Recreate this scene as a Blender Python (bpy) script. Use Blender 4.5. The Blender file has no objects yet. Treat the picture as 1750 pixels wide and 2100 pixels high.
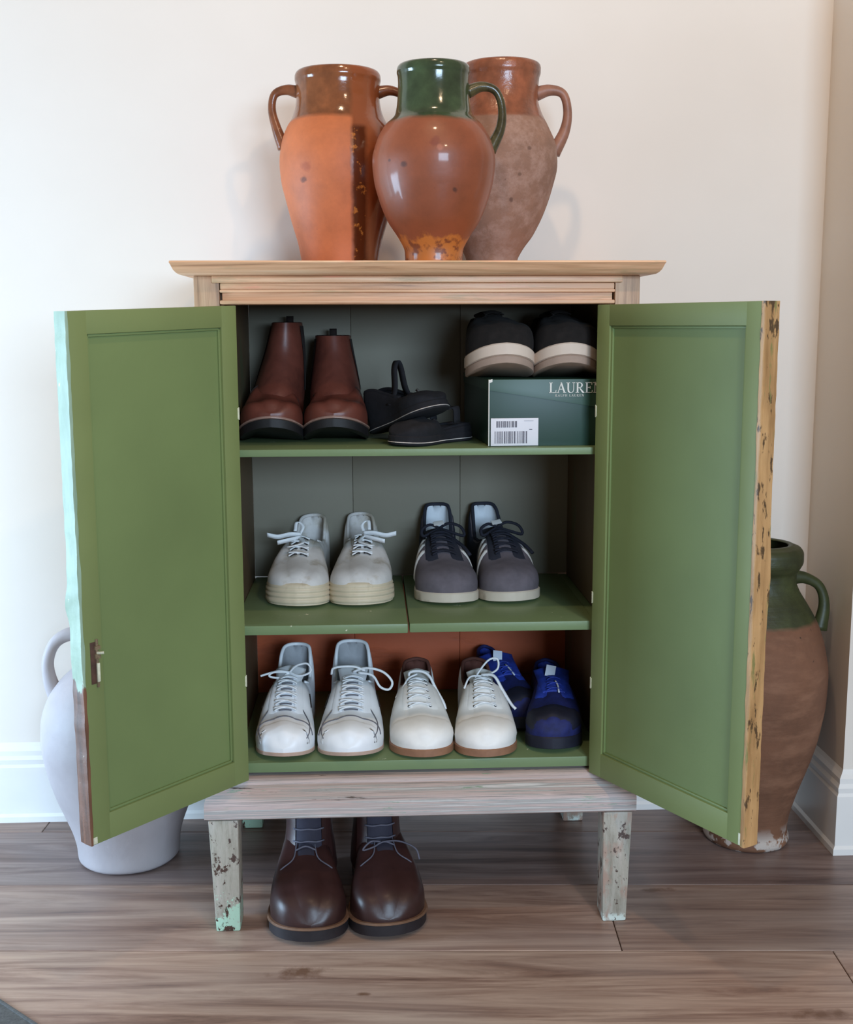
import bpy, bmesh, math, random
from mathutils import Vector, Matrix, noise
random.seed(7)
SC = bpy.context.scene
COL = SC.collection
R = math.radians

# ---------------------------------------------------------------- camera
CAM_LOC = Vector((-.0797, -1.9403, 1.0159))
YAW, PITCH, ROLL, FPX = R(-2.6905), R(8.8991), R(.1857), 2406.6
def cam_rows():
    a, b, g = YAW, PITCH, ROLL
    A = Matrix(((math.cos(a), math.sin(a), 0), (-math.sin(a), math.cos(a), 0), (0, 0, 1)))
    B = Matrix(((1, 0, 0), (0, math.cos(b), -math.sin(b)), (0, math.sin(b), math.cos(b))))
    C = Matrix(((math.cos(g), 0, -math.sin(g)), (0, 1, 0), (math.sin(g), 0, math.cos(g))))
    return C @ B @ A
M = cam_rows()
cd = bpy.data.cameras.new('camera'); cam = bpy.data.objects.new('camera', cd); COL.objects.link(cam)
cd.sensor_fit = 'VERTICAL'; cd.sensor_height = 24.0; cd.lens = FPX / 2100 * 24.0
cd.shift_y = 0.0; cd.clip_start = .01
m4 = Matrix((( M[0][0], M[2][0], -M[1][0], CAM_LOC.x), (M[0][1], M[2][1], -M[1][1], CAM_LOC.y),
             (M[0][2], M[2][2], -M[1][2], CAM_LOC.z), (0, 0, 0, 1)))
cam.matrix_world = m4
SC.camera = cam
# ---------------------------------------------------------------- light
w = bpy.data.worlds.new('world'); SC.world = w; w.use_nodes = True
bg = w.node_tree.nodes['Background']; bg.inputs[0].default_value = (1, .88, .76, 1); bg.inputs[1].default_value = .24
def area(name, loc, target, sx, sy, power, col, spread=180):
    l = bpy.data.lights.new(name, 'AREA'); l.shape = 'RECTANGLE'; l.size = sx; l.size_y = sy
    l.energy = power; l.color = col; l.spread = R(spread)
    o = bpy.data.objects.new(name, l); COL.objects.link(o); o.location = loc
    o.rotation_euler = (Vector(target) - Vector(loc)).to_track_quat('-Z', 'Y').to_euler()
    return o
area('window_daylight', (1.15, -4.5, 1.50), (.05, 0, .5), 1.5, 1.0, 126, (.56, .77, 1))
area('added_side_light', (-2.35, -.25, .60), (-.6, .40, .40), .7, 1.1, 58, (.52, .75, 1))  # unseen cool light, added to brighten the lower left wall
def lamp(name, loc, power, rad=.035, col=(1, .70, .45)):
    l = bpy.data.lights.new(name, 'POINT'); l.energy = power; l.color = col; l.shadow_soft_size = rad
    o = bpy.data.objects.new(name, l); COL.objects.link(o); o.location = loc
lamp('ceiling_lamp', (.02, -.62, 2.42), 17, .04)
lamp('ceiling_lamp', (.75, -1.9, 2.42), 27, .05)
SC.view_settings.view_transform = 'Standard'; SC.view_settings.look = 'None'
SC.view_settings.gamma = 1; SC.view_settings.use_curve_mapping = False
SC.view_settings.exposure = .30

# ---------------------------------------------------------------- materials
def srgb(r, g, b):
    f = lambda c: (c / 255 / 12.92) if c / 255 <= .04045 else ((c / 255 + .055) / 1.055) ** 2.4
    return (f(r), f(g), f(b), 1)
class NT:
    def __init__(s, name, rough=.5, spec=.5):
        s.m = bpy.data.materials.new(name); s.m.use_nodes = True; s.t = s.m.node_tree; s.n = s.t.nodes
        s.b = s.n['Principled BSDF']; s.b.inputs['Roughness'].default_value = rough
        s.b.inputs['Specular IOR Level'].default_value = spec
        s.tc = s.n.new('ShaderNodeTexCoord')
    def L(s, a, b): s.t.links.new(a, b)
    def mapping(s, scale, loc=(0, 0, 0), rot=(0, 0, 0)):
        mp = s.n.new('ShaderNodeMapping'); mp.inputs['Scale'].default_value = scale
        mp.inputs['Location'].default_value = loc; mp.inputs['Rotation'].default_value = rot
        s.L(s.tc.outputs['Object'], mp.inputs[0]); return mp.outputs[0]
    def noise(s, scale=5, vec=None, detail=4, rough=.6, dist=0):
        n = s.n.new('ShaderNodeTexNoise'); n.inputs['Scale'].default_value = scale
        n.inputs['Detail'].default_value = detail; n.inputs['Roughness'].default_value = rough
        n.inputs['Distortion'].default_value = dist
        s.L(vec if vec else s.tc.outputs['Object'], n.inputs['Vector']); return n.outputs['Fac']
    def ramp(s, fac, stops, interp='LINEAR'):
        r = s.n.new('ShaderNodeValToRGB'); r.color_ramp.interpolation = interp
        e = r.color_ramp.elements
        while len(e) < len(stops): e.new(.5)
        for i, (p, c) in enumerate(stops): e[i].position = p; e[i].color = c
        s.L(fac, r.inputs[0]); return r.outputs[0]
    def mask(s, fac, lo, hi):
        return s.ramp(fac, [(lo, (0, 0, 0, 1)), (hi, (1, 1, 1, 1))])
    def mix(s, fac, a, b, mode='MIX'):
        n = s.n.new('ShaderNodeMix'); n.data_type = 'RGBA'; n.blend_type = mode
        for sock, v in ((n.inputs[0], fac), (n.inputs[6], a), (n.inputs[7], b)):
            if hasattr(v, 'is_output'): s.L(v, sock)
            else: sock.default_value = v
        return n.outputs[2]
    def math(s, op, a, b=0, clamp=False):
        n = s.n.new('ShaderNodeMath'); n.operation = op; n.use_clamp = clamp
        for i, v in enumerate((a, b)):
            if hasattr(v, 'is_output'): s.L(v, n.inputs[i])
            else: n.inputs[i].default_value = v
        return n.outputs[0]
    def xyz(s):
        n = s.n.new('ShaderNodeSeparateXYZ'); s.L(s.tc.outputs['Object'], n.inputs[0]); return n.outputs
    def color(s, c):
        if hasattr(c, 'is_output'): s.L(c, s.b.inputs['Base Color'])
        else: s.b.inputs['Base Color'].default_value = c
    def bump(s, h, strength=.3, dist=.002):
        n = s.n.new('ShaderNodeBump'); n.inputs['Strength'].default_value = strength
        n.inputs['Distance'].default_value = dist; s.L(h, n.inputs['Height']); s.L(n.outputs[0], s.b.inputs['Normal'])
def simple(name, c, rough=.5, var=.12, scale=30, bump=.15, spec=.5, dist=.001, dirt=None):
    t = NT(name, rough, spec); base = srgb(*c)
    dk = tuple(x * (1 - var * 1.6) for x in base[:3]) + (1,); lt = tuple(min(1, x * (1 + var)) for x in base[:3]) + (1,)
    n1 = t.noise(scale); col = t.ramp(n1, [(.3, dk), (.7, lt)])
    if dirt:
        col = t.mix(t.mask(t.noise(scale * .7, detail=6), .52, .66), col, srgb(*dirt))
    t.color(col); t.bump(t.noise(scale * 6), bump, dist); return t.m
def painted(name, c, chip, lo=.62, hi=.64, rough=.45, cscale=(18, 18, 18), var=.08, second=None, lo2=.6, spec=.4):
    """paint with chipped patches that show another colour"""
    t = NT(name, rough, spec); base = srgb(*c)
    n1 = t.noise(3, detail=3); col = t.ramp(n1, [(.3, tuple(x * (1 - var) for x in base[:3]) + (1,)), (.7, tuple(x * (1 + var) for x in base[:3]) + (1,))])
    if second:
        col = t.mix(t.mask(t.noise(1, t.mapping(tuple(q * .6 for q in cscale), (3, 1, 7)), 6), lo2, lo2 + .08), col, srgb(*second))
    mk = t.mask(t.noise(1, t.mapping(cscale), 8, .65), lo, hi)
    col = t.mix(mk, col, srgb(*chip)); t.color(col)
    h = t.math('SUBTRACT', t.noise(60), t.math('MULTIPLY', mk, 1.5)); t.bump(h, .25, .0012)
    return t.m
MT = {}
def build_materials():
    t = NT('wall_paint', .75, .3); c = t.ramp(t.noise(1.5), [(.3, srgb(225, 216, 205)), (.7, srgb(231, 223, 213))]); t.color(c)
    t.bump(t.noise(160, detail=6), .08, .001); MT['wall'] = t.m
    MT['trim'] = simple('trim_gloss_white', (232, 230, 226), .35, .02, 8, .03)
    MT['green'] = painted('green_paint', (120, 132, 82), (206, 205, 160), .745, .75, .52, (26, 26, 26), .10)
    MT['green_panel'] = painted('green_panel_paint', (115, 131, 82), (206, 205, 160), .80, .81, .50, (30, 30, 30), .10)
    MT['shelf'] = painted('shelf_green_paint', (116, 136, 96), (222, 222, 196), .685, .70, .42, (34, 34, 34), .10)
    MT['back'] = painted('back_grey_paint', (130, 124, 108), (100, 84, 64), .72, .8, .6, (5, 5, 14), .05)
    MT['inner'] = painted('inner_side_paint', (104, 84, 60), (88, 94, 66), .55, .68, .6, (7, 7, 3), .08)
    MT['redwood'] = painted('red_brown_backboard', (178, 86, 50), (150, 70, 40), .5, .7, .55, (6, 6, 20), .1)
    # stripped and waxed pine of the cornice
    t = NT('stripped_wood', .42); g = t.noise(1, t.mapping((3, 40, 110)), 7, .65, .4)
    c = t.ramp(g, [(.28, srgb(146, 104, 76)), (.42, srgb(212, 162, 122)), (.56, srgb(232, 184, 144)), (.75, srgb(246, 212, 176))])
    c = t.mix(t.mask(t.noise(1, t.mapping((7, 20, 60), (2, 0, 1)), 6), .56, .70), c, srgb(190, 160, 122))
    c = t.mix(t.mask(t.noise(1, t.mapping((10, 10, 90), (5, 0, 4)), 6), .60, .68), c, srgb(238, 172, 138))
    t.color(c); t.bump(g, .35, .002); MT['stripped'] = t.m
    t = NT('stripped_wood_upright', .5); g = t.noise(1, t.mapping((90, 60, 5)), 7, .65, .3)
    c = t.ramp(g, [(.3, srgb(132, 104, 80)), (.5, srgb(190, 152, 120)), (.7, srgb(214, 178, 144))]); t.color(c)
    t.bump(g, .3, .002); MT['stripped_v'] = t.m
    # worn whitewashed paint of the plinth
    t = NT('worn_plinth_paint', .55); g = t.noise(1, t.mapping((1.6, 90, 130)), 8, .7, .5)
    c = t.ramp(g, [(.30, srgb(92, 82, 78)), (.42, srgb(156, 146, 142)), (.50, srgb(206, 184, 178)), (.56, srgb(156, 154, 150)), (.64, srgb(220, 216, 212)), (.75, srgb(176, 166, 160))])
    c = t.mix(t.mask(t.noise(1, t.mapping((2.5, 50, 70), (1, 3, 2)), 6), .52, .66), c, srgb(190, 164, 156))
    c = t.mix(t.mask(t.noise(1, t.mapping((7, 70, 120), (7, 3, 2)), 8, .7), .62, .66), c, srgb(66, 54, 46))
    c = t.mix(t.mask(t.noise(1, t.mapping((8, 40, 70), (9, 9, 2)), 8, .7), .62, .66), c, srgb(140, 160, 138))
    t.color(c); t.bump(g, .5, .003); MT['plinth'] = t.m
    # legs: grey-green paint, mint foot, dark chips
    t = NT('worn_leg_paint', .5); x = t.xyz()
    c = t.ramp(t.noise(1, t.mapping((60, 60, 9)), 7, .7), [(.3, srgb(132, 124, 108)), (.5, srgb(168, 162, 148)), (.7, srgb(186, 176, 164))])
    low = t.math('ADD', t.math('MULTIPLY', x[2], -5), t.math('ADD', t.math('MULTIPLY', t.noise(36, detail=8, rough=.75), 1.6), -.42))
    lside = t.mask(x[0], -.01, .01)
    c = t.mix(t.math('MULTIPLY', t.mask(low, .15, .19), t.math('SUBTRACT', 1.0, lside)), c, srgb(178, 212, 188))
    c = t.mix(t.math('MULTIPLY', t.mask(low, .22, .26), t.math('MULTIPLY', lside, t.math('SUBTRACT', 1.0, t.mask(x[2], .010, .016)))), c, srgb(214, 224, 214))
    c = t.mix(t.math('MULTIPLY', lside, t.mask(t.noise(1, t.mapping((40, 40, 14), (1, 1, 0)), 6), .5, .6)), c, srgb(168, 140, 124))
    c = t.mix(t.mask(t.noise(1, t.mapping((44, 44, 30), (3, 0, 0)), 8, .7), .575, .60), c, srgb(74, 52, 42))
    c = t.mix(t.mask(t.noise(1, t.mapping((30, 30, 12), (8, 0, 4)), 8, .7), .60, .66), c, srgb(182, 146, 122))
    t.color(c); t.bump(t.noise(90), .4, .002); MT['leg'] = t.m
    # door edges
    t = NT('mint_door_edge', .5); x = t.xyz()
    c = t.ramp(t.noise(1, t.mapping((60, 60, 14)), 6), [(.35, srgb(138, 162, 138)), (.65, srgb(158, 182, 158))])
    bare = t.ramp(t.noise(1, t.mapping((80, 80, 8)), 6), [(.35, srgb(70, 44, 30)), (.65, srgb(126, 84, 62))])
    wear = t.math('ADD', t.math('MULTIPLY', x[2], -6.5), t.math('ADD', t.math('MULTIPLY', t.noise(1, t.mapping((60, 60, 20)), 7), .7), 3.05))
    c = t.mix(t.mask(wear, .18, .22), c, bare)
    c = t.mix(t.mask(t.noise(1, t.mapping((60, 60, 30), (4, 0, 0)), 7), .68, .70), c, srgb(222, 232, 210))
    t.color(c); t.bump(t.noise(50), .4, .002); MT['mint_edge'] = t.m
    t = NT('bare_door_edge', .45)
    c = t.ramp(t.noise(1, t.mapping((70, 70, 6)), 6), [(.3, srgb(150, 110, 66)), (.55, srgb(190, 146, 96)), (.7, srgb(204, 160, 108))])
    c = t.mix(t.mask(t.noise(1, t.mapping((90, 90, 26), (4, 0, 0)), 7), .58, .62), c, srgb(84, 62, 38))
    c = t.mix(t.mask(t.noise(1, t.mapping((70, 70, 12), (9, 0, 0)), 6), .60, .66), c, srgb(132, 124, 72))
    t.color(c); t.bump(t.noise(50), .4, .002); MT['bare_edge'] = t.m
    MT['dark_wood'] = simple('bare_brown_wood', (84, 58, 46), .6, .3, 60)
    MT['cream_metal'] = simple('painted_metal', (214, 214, 188), .35, .15, 90)
    MT['old_metal'] = simple('tarnished_metal', (130, 112, 88), .35, .3, 120)
    # floor planks: object coordinates of the plank's own mesh run along x
    t = NT('oak_laminate', .38, .5)
    oi = t.n.new('ShaderNodeObjectInfo')
    off = t.n.new('ShaderNodeCombineXYZ')
    for i, k in enumerate((13.0, 7.0, 0.0)): t.L(t.math('MULTIPLY', oi.outputs['Random'], k), off.inputs[i])
    add = t.n.new('ShaderNodeVectorMath'); add.operation = 'ADD'; t.L(t.tc.outputs['Object'], add.inputs[0]); t.L(off.outputs[0], add.inputs[1])
    def mp(sc):
        q = t.n.new('ShaderNodeMapping'); q.inputs['Scale'].default_value = sc; t.L(add.outputs[0], q.inputs[0]); return q.outputs[0]
    g1 = t.noise(1, mp((1.6, 22, 1)), 8, .68, 1.2); g2 = t.noise(1, mp((5, 160, 1)), 4, .6, .3); g3 = t.noise(1, mp((1.2, 5, 1)), 3, .5, .8)
    c = t.ramp(g1, [(.28, srgb(92, 68, 58)), (.43, srgb(152, 122, 106)), (.55, srgb(184, 156, 138)), (.75, srgb(212, 186, 166))])
    c = t.mix(t.math('MULTIPLY', t.mask(g2, .45, .75), .45), c, srgb(124, 100, 88))
    c = t.mix(t.math('MULTIPLY', t.mask(g3, .45, .7), .4), c, srgb(164, 152, 146))
    vo = t.n.new('ShaderNodeTexVoronoi'); vo.inputs['Scale'].default_value = 1; t.L(mp((1.6, 4.5, 1)), vo.inputs['Vector'])
    kn = t.ramp(vo.outputs['Distance'], [(.03, (1, 1, 1, 1)), (.12, (0, 0, 0, 1))])
    c = t.mix(t.math('MULTIPLY', kn, .75), c, srgb(58, 38, 28))
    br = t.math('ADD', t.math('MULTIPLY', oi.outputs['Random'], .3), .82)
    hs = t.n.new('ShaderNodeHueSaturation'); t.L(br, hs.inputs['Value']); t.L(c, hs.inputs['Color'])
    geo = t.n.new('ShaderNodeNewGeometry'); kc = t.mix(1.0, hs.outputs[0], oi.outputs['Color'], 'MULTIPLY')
    for kx, ky, sx, sy in ((-.203, -.196, .050, .022), (.585, -.352, .06, .016), (-.10, -.262, .016, .007), (.43, .05, .05, .010)):
        vs = t.n.new('ShaderNodeVectorMath'); vs.operation = 'SUBTRACT'; t.L(geo.outputs['Position'], vs.inputs[0]); vs.inputs[1].default_value = (kx, ky, 0)
        vm = t.n.new('ShaderNodeVectorMath'); vm.operation = 'MULTIPLY'; t.L(vs.outputs[0], vm.inputs[0]); vm.inputs[1].default_value = (1 / sx, 1 / sy, 0)
        vl = t.n.new('ShaderNodeVectorMath'); vl.operation = 'LENGTH'; t.L(vm.outputs[0], vl.inputs[0])
        dd = t.math('ADD', vl.outputs['Value'], t.math('MULTIPLY', t.math('SUBTRACT', t.noise(38, detail=6), .5), 2.2))
        kc = t.mix(t.ramp(dd, [(.25, (.85, .85, .85, 1)), (.95, (0, 0, 0, 1))]), kc, srgb(104, 72, 52))
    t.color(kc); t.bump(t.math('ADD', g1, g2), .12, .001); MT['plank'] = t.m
    MT['rug'] = simple('grey_rug_wool', (96, 98, 98), .95, .2, 200, .6)
    def spots(t, x, col, lst):
        for sx_, sz_, rr, c in lst:
            dx = t.math('SUBTRACT', x[0], sx_); dz = t.math('SUBTRACT', x[2], sz_)
            d = t.math('SQRT', t.math('ADD', t.math('MULTIPLY', dx, dx), t.math('MULTIPLY', dz, dz)))
            d = t.math('ADD', d, t.math('MULTIPLY', t.math('SUBTRACT', t.noise(90), .5), rr * 1.2))
            m = t.math('MULTIPLY', t.math('SUBTRACT', 1.0, t.mask(t.math('DIVIDE', d, rr), .5, 1.0)), t.math('SUBTRACT', 1.0, t.mask(x[1], -.001, 0)))
            col = t.mix(t.math('MULTIPLY', m, .8), col, srgb(*c))
        return col
    # pots
    def pot_mat(name, glaze, body, zsplit, extra=None, rough=.28):
        t = NT(name, rough); x = t.xyz(); nz = t.noise(14, detail=5)
        z = t.math('ADD', x[2], t.math('MULTIPLY', t.math('SUBTRACT', nz, .5), .014))
        c1 = t.ramp(t.noise(22, detail=6), [(.3, srgb(*[int(q * .72) for q in glaze])), (.55, srgb(*glaze)), (.75, srgb(*[min(255, int(q * 1.2)) for q in glaze]))])
        c2 = t.ramp(t.noise(9, detail=8, rough=.7), [(.3, srgb(*[int(q * .86) for q in body])), (.55, srgb(*body)), (.75, srgb(*[min(255, int(q * 1.08)) for q in body]))])
        sp = t.mask(t.noise(70, detail=5), .70, .74); c2 = t.mix(sp, c2, srgb(*[int(q * .55) for q in body]))
        mk = t.mask(z, zsplit, zsplit + .004)
        col = t.mix(mk, c2, c1); return t, x, z, mk, col
    t, x, z, mk, col = pot_mat('left_pot_clay', (128, 76, 46), (196, 108, 62), .240)
    # dark glaze drip down the front right, brown glaze beyond it
    sx = t.math('ADD', x[0], t.math('MULTIPLY', t.math('SUBTRACT', t.noise(40), .5), .006))
    right = t.mask(sx, .022, .025)
    col2 = t.mix(right, col, t.mix(t.noise(12), srgb(130, 66, 36), srgb(150, 84, 50)))
    drip = t.math('MULTIPLY', right, t.math('SUBTRACT', 1.0, t.mask(sx, .044, .049)))
    drip = t.math('MULTIPLY', drip, t.math('SUBTRACT', 1.0, t.mask(z, .225, .228)))
    dc = t.mix(t.mask(t.noise(60, detail=6), .60, .66), srgb(82, 36, 16), srgb(176, 104, 44))
    col2 = t.mix(drip, col2, dc)
    col2 = spots(t, x, col2, [(-.057, .140, .006, (92, 44, 24)), (-.052, .160, .010, (158, 78, 42))])
    t.color(col2)
    gl = t.math('MAXIMUM', mk, right); t.L(t.math('SUBTRACT', .6, t.math('MULTIPLY', gl, .46)), t.b.inputs['Roughness'])
    t.bump(t.noise(25), .35, .002); MT['pot_left'] = t.m
    t, x, z, mk, col = pot_mat('green_neck_pot_clay', (56, 70, 46), (142, 74, 44), .225, rough=.2)
    foot = t.math('SUBTRACT', 1.0, t.mask(t.math('ADD', x[2], t.math('MULTIPLY', t.math('SUBTRACT', t.noise(36, detail=6), .5), .055)), .040, .046))
    fc = t.mix(t.mask(t.noise(50, detail=6), .52, .6), srgb(190, 112, 48), srgb(128, 66, 34))
    col = spots(t, x, t.mix(foot, col, fc), [(-.053, .152, .006, (70, 34, 22)), (.029, .112, .005, (74, 36, 24)), (-.003, .185, .010, (120, 52, 36)), (.004, .175, .007, (170, 100, 74)), (-.075, .16, .003, (80, 40, 26))]); t.color(col)
    ch = t.mask(t.noise(1, t.mapping((30, 30, 30), (2, 2, 2)), 6), .66, .70); 
    t.L(t.math('ADD', .16, t.math('MULTIPLY', t.math('SUBTRACT', 1.0, mk), .32)), t.b.inputs['Roughness']); t.b.inputs['Coat Weight'].default_value = .3; t.b.inputs['Coat Roughness'].default_value = .1
    t.bump(t.noise(30), .25, .002); MT['pot_green'] = t.m
    t, x, z, mk, col = pot_mat('dusty_pot_clay', (142, 84, 58), (150, 112, 92), .262)
    col = t.mix(t.math('MULTIPLY', t.math('SUBTRACT', 1.0, mk), t.mask(t.noise(26, detail=8, rough=.75), .45, .65)), col, srgb(170, 136, 120)); col = spots(t, x, col, [(.024, .118, .005, (96, 66, 54)), (.055, .205, .005, (100, 70, 56)), (.038, .16, .004, (110, 80, 64))]); t.color(col)
    t.L(t.math('SUBTRACT', .75, t.math('MULTIPLY', mk, .5)), t.b.inputs['Roughness']); t.bump(t.noise(40), .5, .003); MT['pot_dusty'] = t.m
    t, x, z, mk, col = pot_mat('floor_jar_clay', (56, 62, 34), (118, 80, 58), .455)
    col = t.mix(t.math('MULTIPLY', t.math('SUBTRACT', 1.0, mk), t.mask(t.noise(1, t.mapping((8, 8, 22)), 7), .48, .66)), col, srgb(138, 98, 74))
    col = t.mix(t.math('MULTIPLY', t.math('SUBTRACT', 1.0, t.mask(x[2], .02, .05)), t.mask(t.noise(30), .5, .55)), col, srgb(190, 178, 168))
    t.color(col); t.L(t.math('SUBTRACT', .8, t.math('MULTIPLY', mk, .3)), t.b.inputs['Roughness'])
    t.bump(t.math('ADD', t.noise(40), t.noise(1, t.mapping((1, 1, 60)))), .5, .003); MT['pot_floor'] = t.m
    MT['pot_white'] = simple('chalk_white_jar', (170, 162, 164), .6, .10, 5, .4, dist=.003)
    MT['handle_brown'] = simple('brown_glaze_handle', (124, 74, 48), .22, .3, 30, .2)
    MT['handle_green'] = simple('green_brown_glaze_handle', (78, 72, 46), .22, .4, 40, .2)
    MT['handle_dusty'] = simple('dusty_clay_handle', (150, 104, 84), .45, .2, 30, .3)
    MT['handle_olive'] = simple('olive_glaze_handle', (58, 64, 36), .4, .25, 30, .2)
    # shoes
    MT['sneaker_white'] = simple('white_leather', (242, 245, 249), .42, .03, 12, .12)
    MT['lace_white'] = simple('white_lace', (242, 244, 246), .8, .05, 60, .3)
    MT['lining_grey'] = simple('pale_grey_lining', (170, 172, 176), .9, .08, 40)
    MT['gum'] = simple('gum_rubber', (150, 108, 82), .6, .12, 40)
    MT['pale_gum'] = simple('pale_gum_rubber', (190, 162, 146), .6, .1, 40)
    MT['seam'] = simple('seam_shadow_grey', (104, 104, 112), .8, .1, 40)
    MT['eyelet_dark'] = simple('dark_eyelet', (44, 40, 40), .4, .2, 40)
    MT['cream_canvas'] = simple('off_white_leather', (242, 240, 236), .5, .05, 18, .2)
    MT['maroon_lining'] = simple('brown_lining', (96, 56, 46), .85, .15, 40)
    MT['canvas'] = simple('worn_white_canvas', (216, 212, 208), .9, .08, 25, .3, dirt=(180, 170, 154))
    MT['old_rubber'] = simple('yellowed_rubber', (216, 200, 172), .55, .08, 20, .2, dirt=(174, 156, 128))
    MT['grey_suede'] = simple('grey_suede', (104, 97, 104), .95, .14, 30, .4)
    MT['navy_suede'] = simple('dark_navy_suede', (40, 42, 54), .9, .2, 40, .4)
    MT['navy_lace'] = simple('dark_navy_lace', (26, 28, 42), .85, .2, 90, .3)
    MT['stripe_white'] = simple('white_stripe', (212, 210, 206), .5, .06, 30)
    MT['lining_white'] = simple('white_lining', (226, 232, 238), .85, .03, 30)
    MT['dirty_sole'] = simple('scuffed_white_rubber', (206, 194, 176), .55, .06, 18, .2, dirt=(150, 134, 114))
    MT['blue'] = simple('blue_mesh', (34, 60, 160), .7, .25, 60, .4)
    MT['blue_dark'] = simple('dark_blue_mesh', (22, 32, 92), .75, .25, 60, .4)
    MT['navy_rubber'] = simple('navy_rubber', (22, 26, 44), .6, .2, 40)
    MT['tag_white'] = simple('white_tag', (214, 222, 236), .6, .02, 20)
    MT['boot_brown'] = simple('brown_boot_leather', (112, 60, 48), .40, .20, 14, .25, dirt=(84, 44, 36))
    MT['elastic'] = simple('dark_elastic', (40, 28, 24), .9, .2, 80)
    MT['black_rubber'] = simple('black_rubber', (24, 22, 24), .6, .2, 40)
    MT['welt'] = simple('waxed_welt', (158, 126, 114), .3, .15, 50)
    MT['sandal_black'] = simple('black_fabric', (24, 24, 30), .9, .25, 60, .4)
    MT['jute_white'] = simple('white_sole_edge', (214, 208, 204), .7, .12, 60)
    MT['metal_buckle'] = simple('dull_buckle', (120, 120, 120), .3, .1, 30)
    MT['black_knit'] = simple('black_knit', (26, 21, 19), .95, .3, 60, .4)
    MT['white_sole'] = simple('thick_white_sole', (220, 200, 182), .6, .05, 14, .2)
    MT['sole_under'] = simple('sole_underside', (168, 144, 128), .7, .08, 20, .2)
    MT['dark_leather'] = simple('dark_brown_leather', (56, 33, 31), .40, .22, 12, .25)
    MT['dark_sole'] = simple('dark_boot_sole', (34, 28, 32), .6, .2, 30)
    MT['rand'] = simple('boot_welt_tan', (112, 82, 62), .55, .15, 60)
    MT['slate_lace'] = simple('slate_lace', (98, 96, 108), .8, .15, 60)
    MT['slate_tongue'] = simple('slate_tongue', (44, 42, 56), .8, .15, 30)
    # box
    MT['box_green'] = simple('dark_green_card', (22, 58, 44), .45, .12, 5, .05)
    MT['box_lid'] = simple('green_lid_card', (38, 72, 54), .42, .10, 5, .05)
    MT['print_white'] = simple('white_print', (226, 224, 216), .6, .02, 20)
    MT['label_white'] = simple('white_sticker', (222, 220, 226), .5, .02, 20)
    MT['ink'] = simple('grey_ink', (70, 68, 82), .7, .1, 20)
build_materials()

# ---------------------------------------------------------------- helpers
def link(name, verts, faces, mat, parent=None, smooth=True, loc=None):
    me = bpy.data.meshes.new(name); me.from_pydata([tuple(v) for v in verts], [], faces)
    bm = bmesh.new(); bm.from_mesh(me); bmesh.ops.recalc_face_normals(bm, faces=bm.faces); bm.to_mesh(me); bm.free()
    if smooth:
        for p in me.polygons: p.use_smooth = True
        if smooth == 'auto': me.set_sharp_from_angle(angle=R(38))
    me.materials.append(MT[mat] if isinstance(mat, str) else mat)
    o = bpy.data.objects.new(name, me); COL.objects.link(o)
    if parent: o.parent = parent
    if loc: o.location = loc
    return o
def thing(name, label, cat, loc=(0, 0, 0), rz=0, rx=0, ry=0, group=None):
    o = bpy.data.objects.new(name, None); COL.objects.link(o); o.empty_display_size = .05
    o.location = loc; o.rotation_euler = (rx, ry, rz); o['label'] = label; o['category'] = cat
    if group: o['group'] = group
    return o
def struct(o): o['kind'] = 'structure'; return o
def boxgeo(x0, x1, y0, y1, z0, z1, bev=.0015, f=None, segs=2):
    bm = bmesh.new(); bmesh.ops.create_cube(bm, size=1)
    for v in bm.verts:
        v.co = Vector(((x0 + x1) / 2 + v.co.x * (x1 - x0), (y0 + y1) / 2 + v.co.y * (y1 - y0), (z0 + z1) / 2 + v.co.z * (z1 - z0)))
    if bev: bmesh.ops.bevel(bm, geom=bm.edges[:], offset=bev, segments=segs, affect='EDGES', profile=.6)
    bm.verts.ensure_lookup_table()
    vs = [v.co.copy() for v in bm.verts]; fs = [[v.index for v in fc.verts] for fc in bm.faces]; bm.free()
    if f: vs = [Vector(f(v)) for v in vs]
    return vs, fs
def join(*gs):
    V, F = [], []
    for v, f in gs:
        n = len(V); V += list(v); F += [[i + n for i in q] for q in f]
    return V, F
def box(name, dims, mat, parent=None, bev=.0015, f=None, smooth='auto'):
    v, fs = boxgeo(*dims, bev=bev, f=f); return link(name, v, fs, mat, parent, smooth)
def loft(rings, closed=True, cap0=True, cap1=True):
    V, F = [], []; n = len(rings[0])
    for r in rings: V += [Vector(p) for p in r]
    for i in range(len(rings) - 1):
        for j in range(n if closed else n - 1):
            a = i * n + j; b = i * n + (j + 1) % n; F.append([a, b, b + n, a + n])
    if cap0: F.append(list(range(n)))
    if cap1: F.append([(len(rings) - 1) * n + j for j in range(n)])
    return V, F
def catmull(pts, k=6):
    P = [Vector(p) for p in pts]; P = [P[0] * 2 - P[1]] + P + [P[-1] * 2 - P[-2]]; out = []
    for i in range(1, len(P) - 2):
        for s in range(k):
            t = s / k; a, b, c, d = P[i - 1], P[i], P[i + 1], P[i + 2]
            out.append(.5 * ((2 * b) + (c - a) * t + (2 * a - 5 * b + 4 * c - d) * t * t + (3 * b - a - 3 * c + d) * t ** 3))
    out.append(P[-2]); return out
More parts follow.
